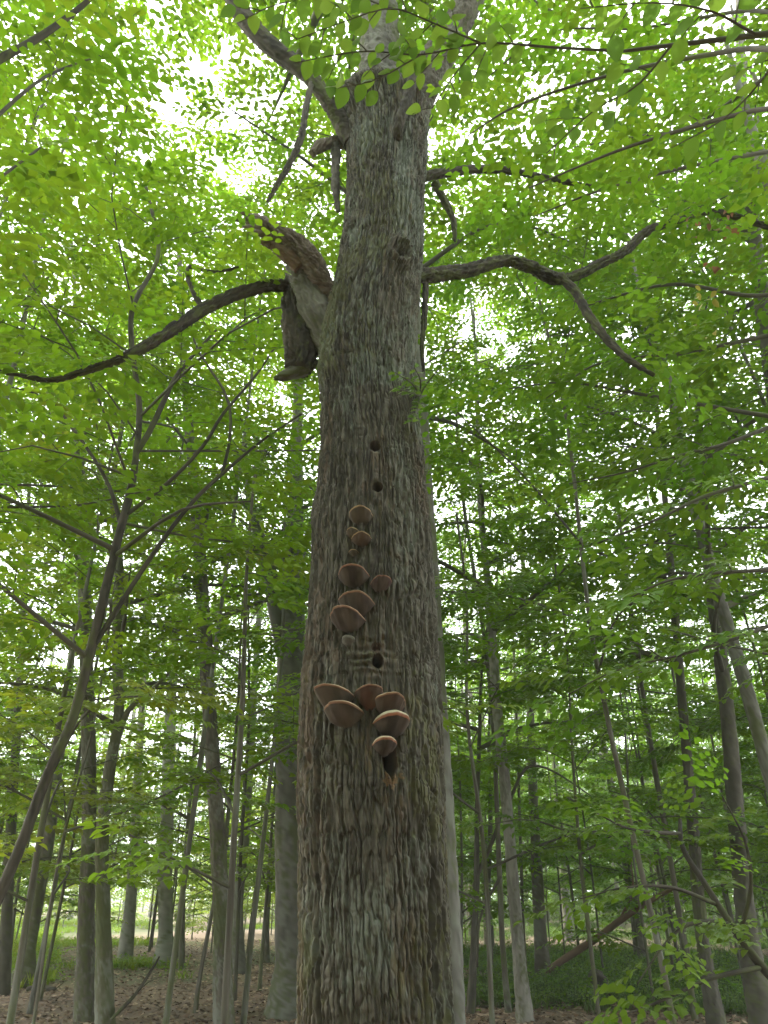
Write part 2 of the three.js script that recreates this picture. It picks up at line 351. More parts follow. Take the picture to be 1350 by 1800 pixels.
  console.log('oak tris', idx.length / 3, 'top', top.toFixed(2), 'r', RINGS.map((q) => q.r.toFixed(2)).join(' '));
}
// limbs drawn through pixels: [x, y, width, distance]
const through = (list) => { const pts = list.map(([x, y, , z]) => at(x, y, z)); return [pts, list.map(([, , w], i) => rad(w, pts[i]))]; };
function limb(o, name, list, opt) { const [p, r] = through(list); return part(name, stem(p, r, opt), barkMat, o); }
const oakBark = { sides: 72, step: 0.014, tone: 'oak', rough: 0.026, size: 0.85 }, twigBark = { sides: 28, step: 0.02, tone: 'black', rough: 0.018, size: 0.45 };
limb(oak, 'stem', [[672, 260, 90, 5.1], [668, 190, 76, 5.05], [668, 100, 68, 5.0], [665, 0, 64, 5.0], [662, -120, 62, 5.0], [655, -330, 52, 5.1]], { ...oakBark, tone: 'grey' });
limb(oak, 'stem', [[705, 270, 78, 5.05], [722, 205, 66, 4.98], [748, 140, 58, 4.9], [785, 75, 52, 4.85], [825, 0, 46, 4.8], [880, -130, 38, 4.8]], oakBark);
limb(oak, 'branch', [[698, 262, 16, 4.78], [700, 225, 17, 4.62], [712, 185, 19, 4.58], [730, 130, 18, 4.55], [745, 95, 10, 4.55]], { ...twigBark, sides: 28, step: 0.015 });
limb(oak, 'branch', [[622, 250, 40, 5.0], [600, 210, 34, 4.92], [575, 175, 26, 4.85], [540, 130, 30, 4.8], [490, 92, 32, 4.75], [445, 50, 33, 4.7], [415, 5, 32, 4.65], [395, -60, 30, 4.6]], { ...twigBark, sides: 40, step: 0.016, rough: 0.014, size: 0.7 });
{
  const b = limb(oak, 'broken_branch', [[622, 262, 18, 5.15], [600, 250, 20, 5.1], [578, 252, 20, 5.05], [562, 258, 20, 5.0], [548, 270, 12, 4.98]], { ...twigBark, tone: 'dead', sides: 28, step: 0.015 });
  limb(b, 'broken_stub', [[588, 252, 14, 5.06], [591, 275, 16, 5.06], [590, 300, 13, 5.05], [590, 330, 15, 5.05], [594, 372, 6, 5.06]], { ...twigBark, tone: 'dark', sides: 20, step: 0.015 });
}
// the great torn limb on the left
limb(oak, 'torn_limb', [[606, 660, 40, 5.35], [580, 600, 62, 5.2], [556, 545, 62, 5.12], [540, 495, 58, 5.08], [528, 462, 52, 5.02]], { ...oakBark, rough: 0.02, tone: 'grey' });
limb(oak, 'torn_limb', [[522, 478, 40, 5.2], [524, 530, 56, 5.22], [527, 580, 60, 5.24], [529, 625, 56, 5.26], [524, 650, 48, 5.26]], { ...oakBark, rough: 0.035, tone: 'black' });
limb(oak, 'bark_slab', [[556, 636, 12, 5.3], [538, 645, 26, 5.28], [515, 655, 24, 5.26], [495, 662, 16, 5.24], [482, 666, 5, 5.22]], { ...oakBark, rough: 0.012, tone: 'grey' });
limb(oak, 'dead_wood', [[585, 520, 18, 5.0], [563, 490, 36, 4.95], [548, 460, 41, 4.9], [524, 434, 38, 4.85], [494, 413, 34, 4.8], [468, 400, 28, 4.76], [450, 394, 22, 4.73]], { sides: 64, step: 0.012, tone: 'dead', rough: 0.03, size: 0.55 });
for (const [x, y, w] of [[418, 372, 15], [408, 386, 13], [426, 398, 14], [436, 408, 12], [430, 382, 16]]) limb(oak, 'splinter', [[478, 404 + (y - 390) * 0.5, w + 4, 4.77], [450, 396 + (y - 390) * 0.7, w, 4.735], [x, y, 2, 4.69]], { sides: 14, step: 0.014, tone: 'dead', rough: 0.014, size: 0.4 });
limb(oak, 'dead_wood', [[528, 470, 26, 4.92], [505, 448, 24, 4.86], [482, 432, 18, 4.82], [460, 424, 8, 4.8]], { sides: 36, step: 0.014, tone: 'brown', rough: 0.022, size: 0.5 });
const slim = (l) => l.map(([x, y, w, z]) => [x, y, w * 0.84, z]);
const oakLeft = slim([[518, 503, 26, 5.2], [480, 502, 24, 5.1], [430, 512, 24, 5.0], [370, 537, 25, 4.9], [315, 572, 24, 4.8], [260, 606, 22, 4.75], [205, 634, 16, 4.7], [150, 652, 12, 4.7], [90, 668, 8, 4.7], [0, 652, 6, 4.6], [-90, 640, 4, 4.6]]);
const oakRight = slim([[725, 488, 30, 5.2], [775, 482, 31, 5.3], [830, 473, 27, 5.4], [890, 458, 22, 5.5], [930, 468, 24, 5.55], [970, 488, 26, 5.6], [1000, 489, 20, 5.65], [1050, 466, 19, 5.7], [1100, 441, 18, 5.75], [1135, 408, 17, 5.8], [1185, 389, 14, 5.9], [1250, 372, 12, 6.0], [1340, 395, 12, 6.1], [1430, 420, 8, 6.1]]);
const oakRightB = slim([[985, 486, 20, 5.62], [1010, 512, 18, 5.6], [1035, 555, 17, 5.55], [1068, 598, 15, 5.5], [1108, 634, 12, 5.45], [1150, 660, 6, 5.4]]);
const oakRightC = slim([[730, 312, 22, 5.2], [770, 306, 20, 5.3], [860, 297, 15, 5.5], [950, 310, 12, 5.7], [1040, 330, 10, 5.8]]);
for (const l of [oakLeft, oakRight]) limb(oak, 'branch', l, { ...twigBark, sides: 40, step: 0.014, rough: 0.024, size: 0.55 });
limb(oak, 'branch', oakRightB, twigBark); limb(oak, 'branch', oakRightC, twigBark);
limb(oak, 'broken_stub', [[765, 322, 14, 5.25], [780, 350, 12, 5.25], [796, 385, 10, 5.25], [800, 425, 5, 5.25]], twigBark);
limb(oak, 'broken_stub', [[748, 500, 10, 5.25], [746, 560, 9, 5.25], [742, 610, 7, 5.25], [745, 655, 3, 5.25]], twigBark);
limb(oak, 'broken_stub', [[548, 140, 9, 4.8], [537, 195, 10, 4.6], [528, 245, 10, 4.5], [508, 290, 10, 4.5], [482, 333, 7, 4.5], [470, 355, 3, 4.5]], twigBark);
limb(oak, 'branch', [[360, 545, 9, 4.9], [338, 512, 7, 4.9], [332, 470, 6, 4.9], [375, 478, 5, 4.9], [420, 470, 3, 4.9]], { ...twigBark, sides: 8 });
{
  const list = [], bare = [], o = { kind: 'mid', tone: 'black' };
  const P = (l, from) => through(l)[0].slice(from);
  leafBranch(list, bare, P(oakLeft, 5), [0.05], { ...o, density: 1.5, spread: 0.25, kind: 'light' });
  leafBranch(list, bare, through([[470, 330, 6, 4.5], [430, 365, 5, 4.4], [380, 385, 4, 4.35], [320, 390, 2, 4.3]])[0], [0.02], { ...o, density: 1.5, spread: 0.35, kind: 'light', s: 0.8 });
  leafBranch(list, bare, P(oakRight, 8), [0.05], { ...o, density: 1.4, spread: 0.25, kind: 'deep' });
  leafBranch(list, bare, P(oakRightB, 3), [0.05], { ...o, density: 1, spread: 0.3, kind: 'deep' });
  leafBranch(list, bare, P(oakRightC, 1), [0.05], { ...o, density: 1.5, spread: 0.3, kind: 'mid' });
  part('twig', mergeGeometries(bare), barkMat, oak).userData.kind = 'stuff';
  // the high crown, above the frame
  const path = [V(-0.1, 12.5, -5), V(-0.2, 15, -5), V(0, 18, -5.2), V(0.2, 21, -5.5)];
  for (let i = 0; i < 56; i++) {
    const t = i / 56, p = new THREE.CatmullRomCurve3(path).getPoint(t), a = i * 2.4, L = rr(3, 5.5) * (1.1 - 0.5 * t), d = V(Math.cos(a), 0.25, Math.sin(a));
    const pts = [p, p.clone().addScaledVector(d, L / 2), p.clone().addScaledVector(d, L).add(V(0, rr(-0.4, 0.6), 0))];
    leafBranch(list, null, pts, [0.05], { kind: 'mid', density: 0.9 });
    if (i < 16) part('branch', stem(pts, [0.11, 0.07, 0.01], { sides: 7, step: 0.3, tone: 'dark' }), barkMat, oak);
  }
  stuffPart('crown', SPRAYS[0], leafMat, list.filter((e) => clearOfOak(V().setFromMatrixPosition(e.m))), oak);
}

// ---------------------------------------------------------------- bracket fungi
// half a shelf: top, rim and underside as three parts; w = width, p = how far it stands out, t = thickness of the rim, dr = how far the underside runs down
function bracket(px, py, wpx, { p = 0.72, t = 0.1, dr = 0.3, cap = [0.1, 0.085, 0.068], rim = [0.42, 0.27, 0.14], line = [0.3, 0.13, 0.06], under = [0.085, 0.052, 0.034], name = 'bracket_fungus', label, tilt = 0, up = 0.45 }) {
  const q = onOak(px, py - 5), w = 1.06 * wpx / F * depthOf(q.p) / 2, side = V(q.n.z, 0, -q.n.x), off = rnd() * 90;
  const o = thing(name, q.p.clone().addScaledVector(q.n, 0.006), label, 'fungus', 'bracket fungi up the oak trunk');
  const nphi = 36, wob = (f) => 1 + 0.16 * (fbm(f * 1.4 + off, 3) - 0.5) * 2 + 0.05 * (vn(f * 5 + off, 8) - 0.5);
  const depth = w * 2 * p, T = w * t, D = w * dr * 2;
  // profile from the stem over the top, round the rim, along the underside back to the stem: [reach 0..1, height]
  const prof = [[-0.5, up * w * 1.2], [0.0, up * w * 1.0], [0.25, up * w * 0.85], [0.5, up * w * 0.6], [0.72, up * w * 0.34 + T * 0.3], [0.86, T * 0.95 + up * w * 0.08], [0.94, T * 0.62], [0.985, T * 0.2], [1.0, -T * 0.15], [0.985, -T * 0.5], [0.95, -T * 0.72], [0.88, -T * 0.8 - D * 0.06], [0.72, -T * 0.9 - D * 0.26], [0.5, -T * 0.9 - D * 0.55], [0.25, -T * 0.8 - D * 0.85], [0, -T * 0.7 - D * 1.0], [-0.5, -T * 0.7 - D * 1.1]];
  const grid = [];
  for (const [k, y] of prof) {
    const row = [];
    for (let i = 0; i <= nphi; i++) {
      const f = i / nphi * Math.PI, r = Math.max(0, k) * wob(f), x = -Math.cos(f) * w * (0.55 + 0.45 * Math.pow(Math.max(0, k), 0.7)) * (k > 0 ? wob(f) : 0.95), z = k > 0 ? Math.sin(f) * depth * r : k * 0.1;
      const yy = y * (0.35 + 0.65 * Math.pow(Math.sin(f), 0.5)) + 0.05 * w * (fbm(f * 2 + off, k * 3) - 0.5) + tilt * x + 0.4 * w * Math.sin(f) * clamp(k, 0, 1) ** 1.5 - 0.15 * w;
      row.push(V(0, 0, 0).addScaledVector(side, x).addScaledVector(q.n, z - 0.012).add(V(0, yy, 0)));
    }
    grid.push(row);
  }
  const strip = (a, b, color) => {
    const pos = [], col = [], idx = [];
    for (let k = a; k <= b; k++) for (let i = 0; i <= nphi; i++) { const v = grid[k][i]; pos.push(v.x, v.y, v.z); col.push(...color(k, i)); }
    for (let k = 0; k < b - a; k++) for (let i = 0; i < nphi; i++) { const u = k * (nphi + 1) + i; idx.push(u, u + nphi + 1, u + 1, u + 1, u + nphi + 1, u + nphi + 2); }
    const g = new THREE.BufferGeometry(); g.setAttribute('position', new THREE.Float32BufferAttribute(pos, 3)); g.setAttribute('color', new THREE.Float32BufferAttribute(col, 3)); g.setIndex(idx); g.computeVertexNormals(); return g;
  };
  const sp = (c, i, k, s) => { const n = fbm(i * 0.25 + off, k * 1.3 + off); return c.map((x) => x * lerp(1 - s, 1 + s, n)); };
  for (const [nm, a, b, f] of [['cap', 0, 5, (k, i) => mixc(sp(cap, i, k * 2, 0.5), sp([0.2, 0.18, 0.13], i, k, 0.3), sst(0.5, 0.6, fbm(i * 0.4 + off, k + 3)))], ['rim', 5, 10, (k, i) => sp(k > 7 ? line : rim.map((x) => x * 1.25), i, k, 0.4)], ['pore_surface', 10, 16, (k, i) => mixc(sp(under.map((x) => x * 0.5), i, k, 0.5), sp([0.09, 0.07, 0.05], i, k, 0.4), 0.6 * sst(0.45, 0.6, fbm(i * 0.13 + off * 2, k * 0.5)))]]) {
    const m = new THREE.Mesh(strip(a, b, f), fungusMat); m.name = numbered(nm); m.castShadow = m.receiveShadow = true; o.add(m);
  }
  return o;
}
const rust = { line: [0.19, 0.095, 0.052], rim: [0.29, 0.21, 0.125] }, redder = { under: [0.066, 0.042, 0.029], line: [0.19, 0.085, 0.05], rim: [0.28, 0.19, 0.12] }, ochre = { rim: [0.22, 0.16, 0.085], line: [0.28, 0.19, 0.1], under: [0.12, 0.088, 0.05] };
bracket(636, 912, 41, { ...ochre, p: 0.72, label: 'topmost brown shelf fungus on the oak, below the two round holes' });
bracket(621, 942, 24, { ...ochre, under: [0.15, 0.115, 0.065], p: 0.75, label: 'small pale tan fungus tucked at the upper left of the second shelf' });
bracket(637, 953, 33, { ...ochre, under: [0.13, 0.075, 0.04], label: 'orange-brown second shelf from the top of the oak fungi column' });
bracket(622, 976, 17, { ...ochre, p: 0.65, label: 'tiny round ochre bracket, smallest of all the fungi on the oak' });
bracket(624, 1017, 52, { ...redder, p: 0.75, label: 'wide dark red-bellied bracket beside the lone one on the right' });
bracket(669, 1030, 38, { ...redder, under: [0.08, 0.03, 0.025], tilt: 0.1, label: 'dark maroon bracket sitting alone right of the upper column' });
bracket(628, 1065, 60, { ...rust, label: 'wide bracket with tan belly and orange edge, overlapped from below' });
bracket(614, 1092, 61, { ...rust, p: 0.78, tilt: -0.08, label: 'wide bracket lowest of the upper column, pushed left under another' });
bracket(613, 1130, 24, { cap: [0.13, 0.12, 0.1], rim: [0.12, 0.11, 0.09], line: [0.11, 0.1, 0.085], under: [0.2, 0.18, 0.15], t: 0.3, dr: 0.35, p: 0.5,  label: 'weathered grey knob of dead fungus above the lower cluster' });
bracket(594, 1228, 63, { ...rust, under: [0.135, 0.1, 0.068], dr: 0.34, p: 0.8, label: 'large bracket at the left end of the lower cluster, upper one' });
bracket(651, 1222, 47, { ...rust, under: [0.13, 0.05, 0.022], dr: 0.5, p: 0.75, label: 'tall orange-bellied bracket in the middle of the lower cluster' });
bracket(684, 1240, 58, { ...rust, under: [0.13, 0.07, 0.042], up: 0.7, tilt: -0.05, label: 'dark-topped bracket on the right of the lower cluster, fused to its neighbour' });
bracket(609, 1256, 63, { ...rust, rim: [0.28, 0.21, 0.13], t: 0.12, label: 'broad shelf with pale wavy edge just under the big left bracket' });
bracket(686, 1273, 60, { ...redder, rim: [0.3, 0.27, 0.18], line: [0.24, 0.09, 0.045], t: 0.2, dr: 0.3, label: 'cream-topped shelf with dark red belly, second from the bottom on the oak' });
bracket(675, 1312, 42, { ...redder, rim: [0.3, 0.24, 0.15], line: [0.24, 0.1, 0.05], t: 0.2, dr: 0.28, label: 'lowest pale-topped bracket on the oak, over the tear-shaped hollow' });

// ---------------------------------------------------------------- boughs near the lens
const NEAR = [0, 1, 2].map((i) => leafGeo(0.078, 0.05 + 0.004 * i, 9, 0.08 + 0.07 * i)), OAKLEAF = [0, 1].map((i) => leafGeo(0.085, 0.06, 16, 0.1 + 0.08 * i, 4));
function nearLeaf(o, geo, p, dir, s, mats = nearLeafMats) {
  const d = dir.clone().normalize(), up = V(rr(-0.6, 0.6), 1, rr(-0.6, 0.6)); up.addScaledVector(d, -up.dot(d)).normalize();
  const m = new THREE.Mesh(geo[Math.floor(rnd() * geo.length)], mats[Math.floor(rnd() * mats.length)]); m.name = numbered('leaf'); m.castShadow = m.receiveShadow = true;
  m.matrix.makeBasis(d, up, V().crossVectors(d, up)); m.quaternion.setFromRotationMatrix(m.matrix); m.scale.setScalar(s);
  m.position.copy(p); for (let q = o; q && q !== scene; q = q.parent) m.position.sub(q.position);
  o.add(m);
}
// a twig through pixels with single leaves: every gap metres a leaf on alternate sides, short side twigs between
function nearTwig(o, list, { gap = 0.05, side = 0.25, from = 0.1, geo = NEAR, s = 1, budget = 99, drop = -0.1 }) {
  const [p, r] = through(list), c = new THREE.CatmullRomCurve3(p, false, 'centripetal'), L = c.getLength();
  part('twig', stem(p, r, { sides: 6, step: 0.06, tone: 'dark', cap: false }), barkMat, o);
  let n = 0;
  for (let x = from * L, i = 0; x < L && n < budget; x += gap, i++) {
    const t = x / L, q = c.getPointAt(t), d = c.getTangentAt(t), sgn = i % 2 ? 1 : -1;
    const out = V(d.x, 0, d.z).normalize().applyAxisAngle(V(0, 1, 0), sgn * rr(0.6, 1.2)).add(V(0, rr(-0.35, 0.15) + drop, 0)).normalize();
    if (i % 3 === 1 && side > 0) {
      const l = side * rr(0.5, 1.1) * (1.1 - 0.6 * t), e = q.clone().addScaledVector(out, l);
      part('twig', stem([q, q.clone().lerp(e, 0.5).add(V(0, 0.01, 0)), e], [0.003, 0.0015], { sides: 4, step: 0.1, tone: 'dark', cap: false }), barkMat, o);
      for (let k = 0.05; k <= l && n < budget; k += 0.05, n++) nearLeaf(o, geo, q.clone().addScaledVector(out, k), out.clone().applyAxisAngle(V(0, 1, 0), (Math.round(k * 20) % 2 ? 1 : -1) * rr(0.4, 1)).add(V(0, rr(-0.4, 0.1), 0)), s * rr(0.75, 1.15));
    } else { nearLeaf(o, geo, q, out, s * rr(0.75, 1.15)); n++; }
  }
  return n;
}
{
  const base = V(2.9, 0, -1.1), o = thing('beech_tree', base, 'beech at the right whose bough of large bright leaves hangs across the top', 'tree');
  const trunk = [V(2.9, -0.1, -1.1), V(2.85, 2, -1.15), V(2.8, 4.2, -1.2), V(2.9, 7, -1.2), V(2.8, 9, -1.3)];
  part('trunk', stem(trunk, [0.13, 0.1, 0.09, 0.06, 0.02], { sides: 12, tone: 'grey' }), barkMat, o);
  const bough = [trunk[2], at(1330, 62, 1.5), at(1180, 78, 1.58), at(1100, 90, 1.62)];
  part('branch', stem([trunk[2], at(1500, 40, 1.4), at(1330, 62, 1.5), at(1180, 80, 1.58), at(1095, 90, 1.62)], [0.02, 0.014, 0.011, 0.008, 0.006], { sides: 8, tone: 'dark' }), barkMat, o);
  const T = (l, k) => nearTwig(o, l, k);
  T([[1095, 90, 6, 1.62], [980, 84, 5, 1.66], [845, 76, 4, 1.7], [740, 96, 3, 1.72], [640, 90, 3, 1.7], [520, 110, 2, 1.72]], { gap: 0.032, side: 0.24, from: 0.3, budget: 80, drop: -0.25, s: 0.95 });
  T([[845, 76, 4, 1.7], [760, 40, 3, 1.6], [690, 15, 3, 1.55], [600, 40, 2, 1.55], [520, 70, 2, 1.6]], { gap: 0.036, side: 0.2, budget: 36, s: 0.9 });
  T([[740, 96, 3, 1.72], [660, 140, 3, 1.76], [590, 155, 2, 1.8]], { gap: 0.036, side: 0.16, budget: 36, drop: -0.35, s: 0.95 });
  T([[1180, 80, 5, 1.58], [1120, 150, 4, 1.7], [1050, 190, 3, 1.8], [960, 270, 2, 1.95]], { gap: 0.045, side: 0.22, budget: 40 });
  T([[1330, 62, 6, 1.5], [1250, 20, 4, 1.4], [1150, 5, 3, 1.35], [1020, 15, 2, 1.35]], { gap: 0.045, side: 0.22, budget: 44 });
  T([[1400, 40, 6, 1.45], [1340, 140, 4, 1.6], [1270, 210, 3, 1.75], [1180, 260, 2, 1.85]], { gap: 0.05, side: 0.22, budget: 40 });
  T([[845, 76, 4, 1.7], [800, 130, 3, 1.85], [760, 190, 2, 2.0]], { gap: 0.045, side: 0.18, budget: 22, drop: -0.2 });
  T([[690, 15, 3, 1.55], [600, -10, 3, 1.6], [480, 10, 2, 1.7], [420, 40, 2, 1.8]], { gap: 0.045, side: 0.18, budget: 26, drop: -0.1 });
  const list = []; for (let i = 0; i < 22; i++) { const a = rr(0, 6.28), p = V(2.85, rr(4.6, 9), -1.2), d = V(Math.cos(a), 0.1, Math.sin(a)), L = rr(1, 2); leafBranch(list, null, [p, p.clone().addScaledVector(d, L / 2), p.clone().addScaledVector(d, L)], [0.02], { kind: 'mid', density: 0.7 }); }
  const hang = [];
  for (const l of [[[1500, 150, 12, 1.9], [1300, 200, 9, 2.4], [1100, 260, 6, 2.8], [930, 330, 3, 3.2]], [[1460, 60, 12, 2], [1280, 90, 9, 2.6], [1080, 130, 6, 3], [900, 190, 4, 3.3], [820, 240, 2, 3.5]], [[1480, 20, 10, 2.2], [1300, 20, 7, 2.8], [1120, 50, 5, 3.2], [960, 60, 3, 3.5], [840, 150, 2, 3.8]], [[1480, 240, 11, 2.2], [1330, 270, 8, 3], [1180, 300, 6, 3.5], [1040, 340, 4, 3.9], [940, 380, 2, 4.1]], [[1480, 100, 11, 2.2], [1340, 140, 8, 3.1], [1220, 220, 6, 3.6], [1120, 240, 4, 4], [1000, 260, 2, 4.3]]]) {
    const [p, r] = through(l); part('branch', stem([trunk[2].clone().add(V(0, l[0][1] < 200 ? 0.6 : 0, 0)), ...p], [0.02, ...r], { sides: 6, tone: 'dark', cap: false }), barkMat, o);
    leafBranch(hang, null, p, r, { kind: rnd() < 0.5 ? 'mid' : 'deep', density: 1, spread: 0.32, from: 0.1, s: 0.72 });
  }
  stuffPart('crown', SPRAYS[0], leafMat, hang.filter((e) => clearOfOak(V().setFromMatrixPosition(e.m))), o);
  stuffPart('crown', SPRAYS[1], leafMat, list.filter((e) => { const p = V().setFromMatrixPosition(e.m), k = depthOf(p); return k < 0.3 || p.x / k > 0.62 || p.x < 2 && false; }), o);
}
{
  const o = thing('beech_tree', V(-3.3, 0, -2.4), 'beech beyond the left edge whose dark bough crosses the upper left corner', 'tree'), list = [];
  const tr = [V(-3.3, -0.1, -2.4), V(-3.3, 2.5, -2.4), V(-3.2, 5, -2.4), V(-3.3, 8, -2.5), V(-3.2, 11, -2.6)];
  part('trunk', stem(tr, [0.16, 0.12, 0.1, 0.07, 0.02], { sides: 12, tone: 'grey' }), barkMat, o);
  for (const l of [[[-90, 160, 17, 2.45], [0, 104, 14, 2.5], [65, 68, 13, 2.55], [130, 22, 10, 2.6], [200, -40, 6, 2.6]], [[-90, 300, 12, 2.45], [0, 200, 7, 2.8], [90, 130, 5, 3.1], [200, 90, 3, 3.4]], [[-90, 420, 10, 2.45], [-20, 330, 6, 3], [70, 260, 4, 3.4]]]) {
    const [p, r] = through(l); part('branch', stem([tr[2].clone().add(V(0, -l[0][1] / 500, 0)), ...p], [0.04, ...r], { sides: 8, step: 0.06, tone: 'black', cap: false }), barkMat, o);
    leafBranch(list, null, p, r, { kind: 'light', density: 0.8, spread: 0.3, from: 0.1, s: 0.8 });
  }
  for (let i = 0; i < 22; i++) { const a = i * 2.4, p = V(-3.25, rr(6, 10.6), -2.5), L = rr(1.2, 2.4), d = V(Math.cos(a), 0.15, Math.sin(a)); leafBranch(list, null, [p, p.clone().addScaledVector(d, L / 2), p.clone().addScaledVector(d, L)], [0.02], { kind: 'light', density: 0.7 }); }
  stuffPart('crown', SPRAYS[0], leafMat, list.filter((e) => clearOfOak(V().setFromMatrixPosition(e.m))), o);
}
{ // the small shoot with lobed leaves on the right flank of the oak
  const q = onOak(735, 690), o = new THREE.Group(); o.name = 'shoot'; o.position.copy(q.p).sub(oak.position); oak.add(o);
  for (const l of [[[738, 695, 4, 5.15], [722, 672, 3, 4.8], [695, 655, 2, 4.62]], [[738, 695, 4, 5.15], [735, 715, 3, 4.85], [724, 745, 2, 4.7]], [[738, 695, 4, 5.15], [755, 668, 3, 4.9], [772, 648, 2, 4.8]], [[738, 695, 4, 5.15], [722, 690, 3, 4.75], [698, 682, 2, 4.6]], [[738, 695, 4, 5.15], [738, 665, 3, 4.8], [728, 645, 2, 4.7]]])
    nearTwig(o, l, { gap: 0.03, side: 0, from: 0.3, geo: OAKLEAF, s: 0.95, drop: -0.2 });
}
{ // beech out of frame on the right, its long boughs reaching in at several heights
  const o = thing('beech_tree', V(4.9, 0, -6.2), 'beech beyond the right edge with long dark boughs reaching in', 'tree'), list = [], twigs = [];
  const tr = [V(4.9, -0.1, -6.2), V(4.9, 3, -6.2), V(5, 6, -6.3), V(4.9, 10, -6.4), V(5, 13, -6.4)];
  part('trunk', stem(tr, [0.2, 0.15, 0.13, 0.08, 0.02], { sides: 14, tone: 'grey' }), barkMat, o);
  for (const l of [[[1480, 745, 12, 6.2], [1350, 731, 9, 6.1], [1240, 713, 7, 6.2], [1110, 690, 6, 6.4], [990, 672, 4, 6.6], [890, 684, 2, 6.7]], [[1480, 700, 11, 6.2], [1350, 752, 8, 6.0], [1260, 785, 7, 6.0], [1190, 802, 6, 6.1], [1100, 830, 4, 6.2], [1000, 850, 2, 6.4]], [[1480, 800, 11, 6.2], [1350, 840, 8, 5.8], [1240, 872, 7, 5.8], [1150, 915, 5, 5.8], [1050, 955, 3, 6]], [[1480, 960, 11, 6.2], [1350, 1000, 8, 5.6], [1250, 1008, 6, 5.6], [1170, 1022, 5, 5.6], [1090, 1060, 2, 5.7]], [[1480, 1080, 10, 6.2], [1380, 1090, 8, 5.4], [1300, 1120, 6, 5.3], [1200, 1150, 5, 5.3], [1080, 1180, 3, 5.4], [1000, 1220, 2, 5.5]], [[1480, 560, 11, 6.2], [1350, 590, 9, 6.3], [1200, 620, 6, 6.4], [1050, 640, 4, 6.6], [960, 700, 2, 6.8]], [[1480, 480, 11, 6.2], [1330, 520, 8, 6], [1180, 500, 6, 6.2], [1020, 540, 4, 6.5]]]) {
    const [p, r] = through(l); part('branch', stem(p, r, { sides: 8, step: 0.1, tone: 'dark', cap: false }), barkMat, o);
    leafBranch(list, twigs, p, r, { kind: 'deep', density: 0.9, spread: 0.28, from: 0.25 });
  }
  for (let i = 0; i < 26; i++) { const a = i * 2.4, p = V(4.9, rr(6, 12.6), -6.3), L = rr(1.4, 3), d = V(Math.cos(a), 0.15, Math.sin(a)); leafBranch(list, null, [p, p.clone().addScaledVector(d, L / 2), p.clone().addScaledVector(d, L)], [0.02], { kind: 'deep', density: 0.8 }); }
  part('twig', mergeGeometries(twigs), barkMat, o).userData.kind = 'stuff';
  stuffPart('crown', SPRAYS[2], leafMat, list.filter((e) => clearOfOak(V().setFromMatrixPosition(e.m))), o);
}
{ // sapling in the lower right corner
  const o = thing('sapling', V(3.9, 0, -6.4), 'arching sapling with yellow-green leaves in the lower right corner', 'sapling'), list = [];
  for (const l of [[[1440, 1800, 20, 6.2], [1340, 1700, 16, 6.2], [1285, 1625, 13, 6.2], [1240, 1555, 11, 6.3], [1200, 1490, 9, 6.4], [1195, 1440, 6, 6.5]], [[1285, 1625, 9, 6.2], [1240, 1620, 8, 6.1], [1200, 1630, 6, 6], [1160, 1670, 4, 5.9], [1120, 1730, 2, 5.8]], [[1300, 1640, 9, 6.2], [1320, 1560, 7, 6.0], [1310, 1480, 5, 5.9], [1270, 1400, 2, 5.8]], [[1340, 1700, 9, 6.2], [1250, 1720, 7, 6.0], [1160, 1760, 5, 5.9], [1080, 1790, 2, 5.8]], [[1260, 1590, 8, 6.25], [1180, 1560, 6, 6.1], [1100, 1560, 4, 6], [1020, 1580, 2, 5.9]], [[1195, 1465, 6, 6.4], [1150, 1463, 6, 6.2], [1100, 1455, 4, 6.1], [1050, 1430, 2, 6]]]) {
    const [p, r] = through(l); part('branch', stem(p, r, { sides: 8, step: 0.08, tone: 'black' }), barkMat, o);
    leafBranch(list, null, p, r, { kind: 'mid', density: 1.2, spread: 0.34, s: 0.8 });
  }
  stuffPart('crown', SPRAYS[0], leafMat, list, o);
  const [p] = through([[1345, 1640, 0, 6.1], [1260, 1640, 0, 5.9], [1190, 1655, 0, 5.8]]), c = new THREE.CatmullRomCurve3(p);
  for (let i = 0; i < 60; i++) { const q = c.getPoint(rnd()); q.add(V(rr(-0.12, 0.12), rr(-0.12, 0.1), rr(-0.15, 0.1))); nearLeaf(o, NEAR, q, V(rr(-1, 1), rr(-0.4, 0.1), rr(-1, 1)), rr(0.6, 1), [nearLeafMats[2], nearLeafMats[0]]); }
}

{ // dry brown leaves and a yellowed spray left hanging round the oak's right limb
  const dry = [[0.3, 0.12, 0.05], [0.24, 0.1, 0.05]].map((c) => new THREE.MeshPhysicalMaterial({ color: new THREE.Color().setRGB(...c), roughness: 0.9, transmission: 0.35, thickness: 0, side: THREE.DoubleSide })), yel = [new THREE.MeshPhysicalMaterial({ color: new THREE.Color().setRGB(0.42, 0.36, 0.05), roughness: 0.9, transmission: 0.55, thickness: 0, side: THREE.DoubleSide })];
  for (let i = 0; i < 16; i++) nearLeaf(oak, NEAR, at(rr(1205, 1290), rr(345, 420), rr(5.6, 5.95)), V(rr(-1, 1), rr(-1.5, -0.3), rr(-1, 1)), rr(0.9, 1.4), dry);
  for (let i = 0; i < 7; i++) nearLeaf(oak, NEAR, at(rr(1235, 1290), rr(455, 480), 5.8), V(rr(-1, 1), -1.4, rr(-1, 1)), rr(0.8, 1.2), dry);
  for (let i = 0; i < 12; i++) nearLeaf(oak, NEAR, at(rr(1215, 1260), rr(480, 590), 5.7), V(rr(-1, 1), rr(-1, 0), rr(-1, 1)), rr(0.8, 1.2), yel);
}
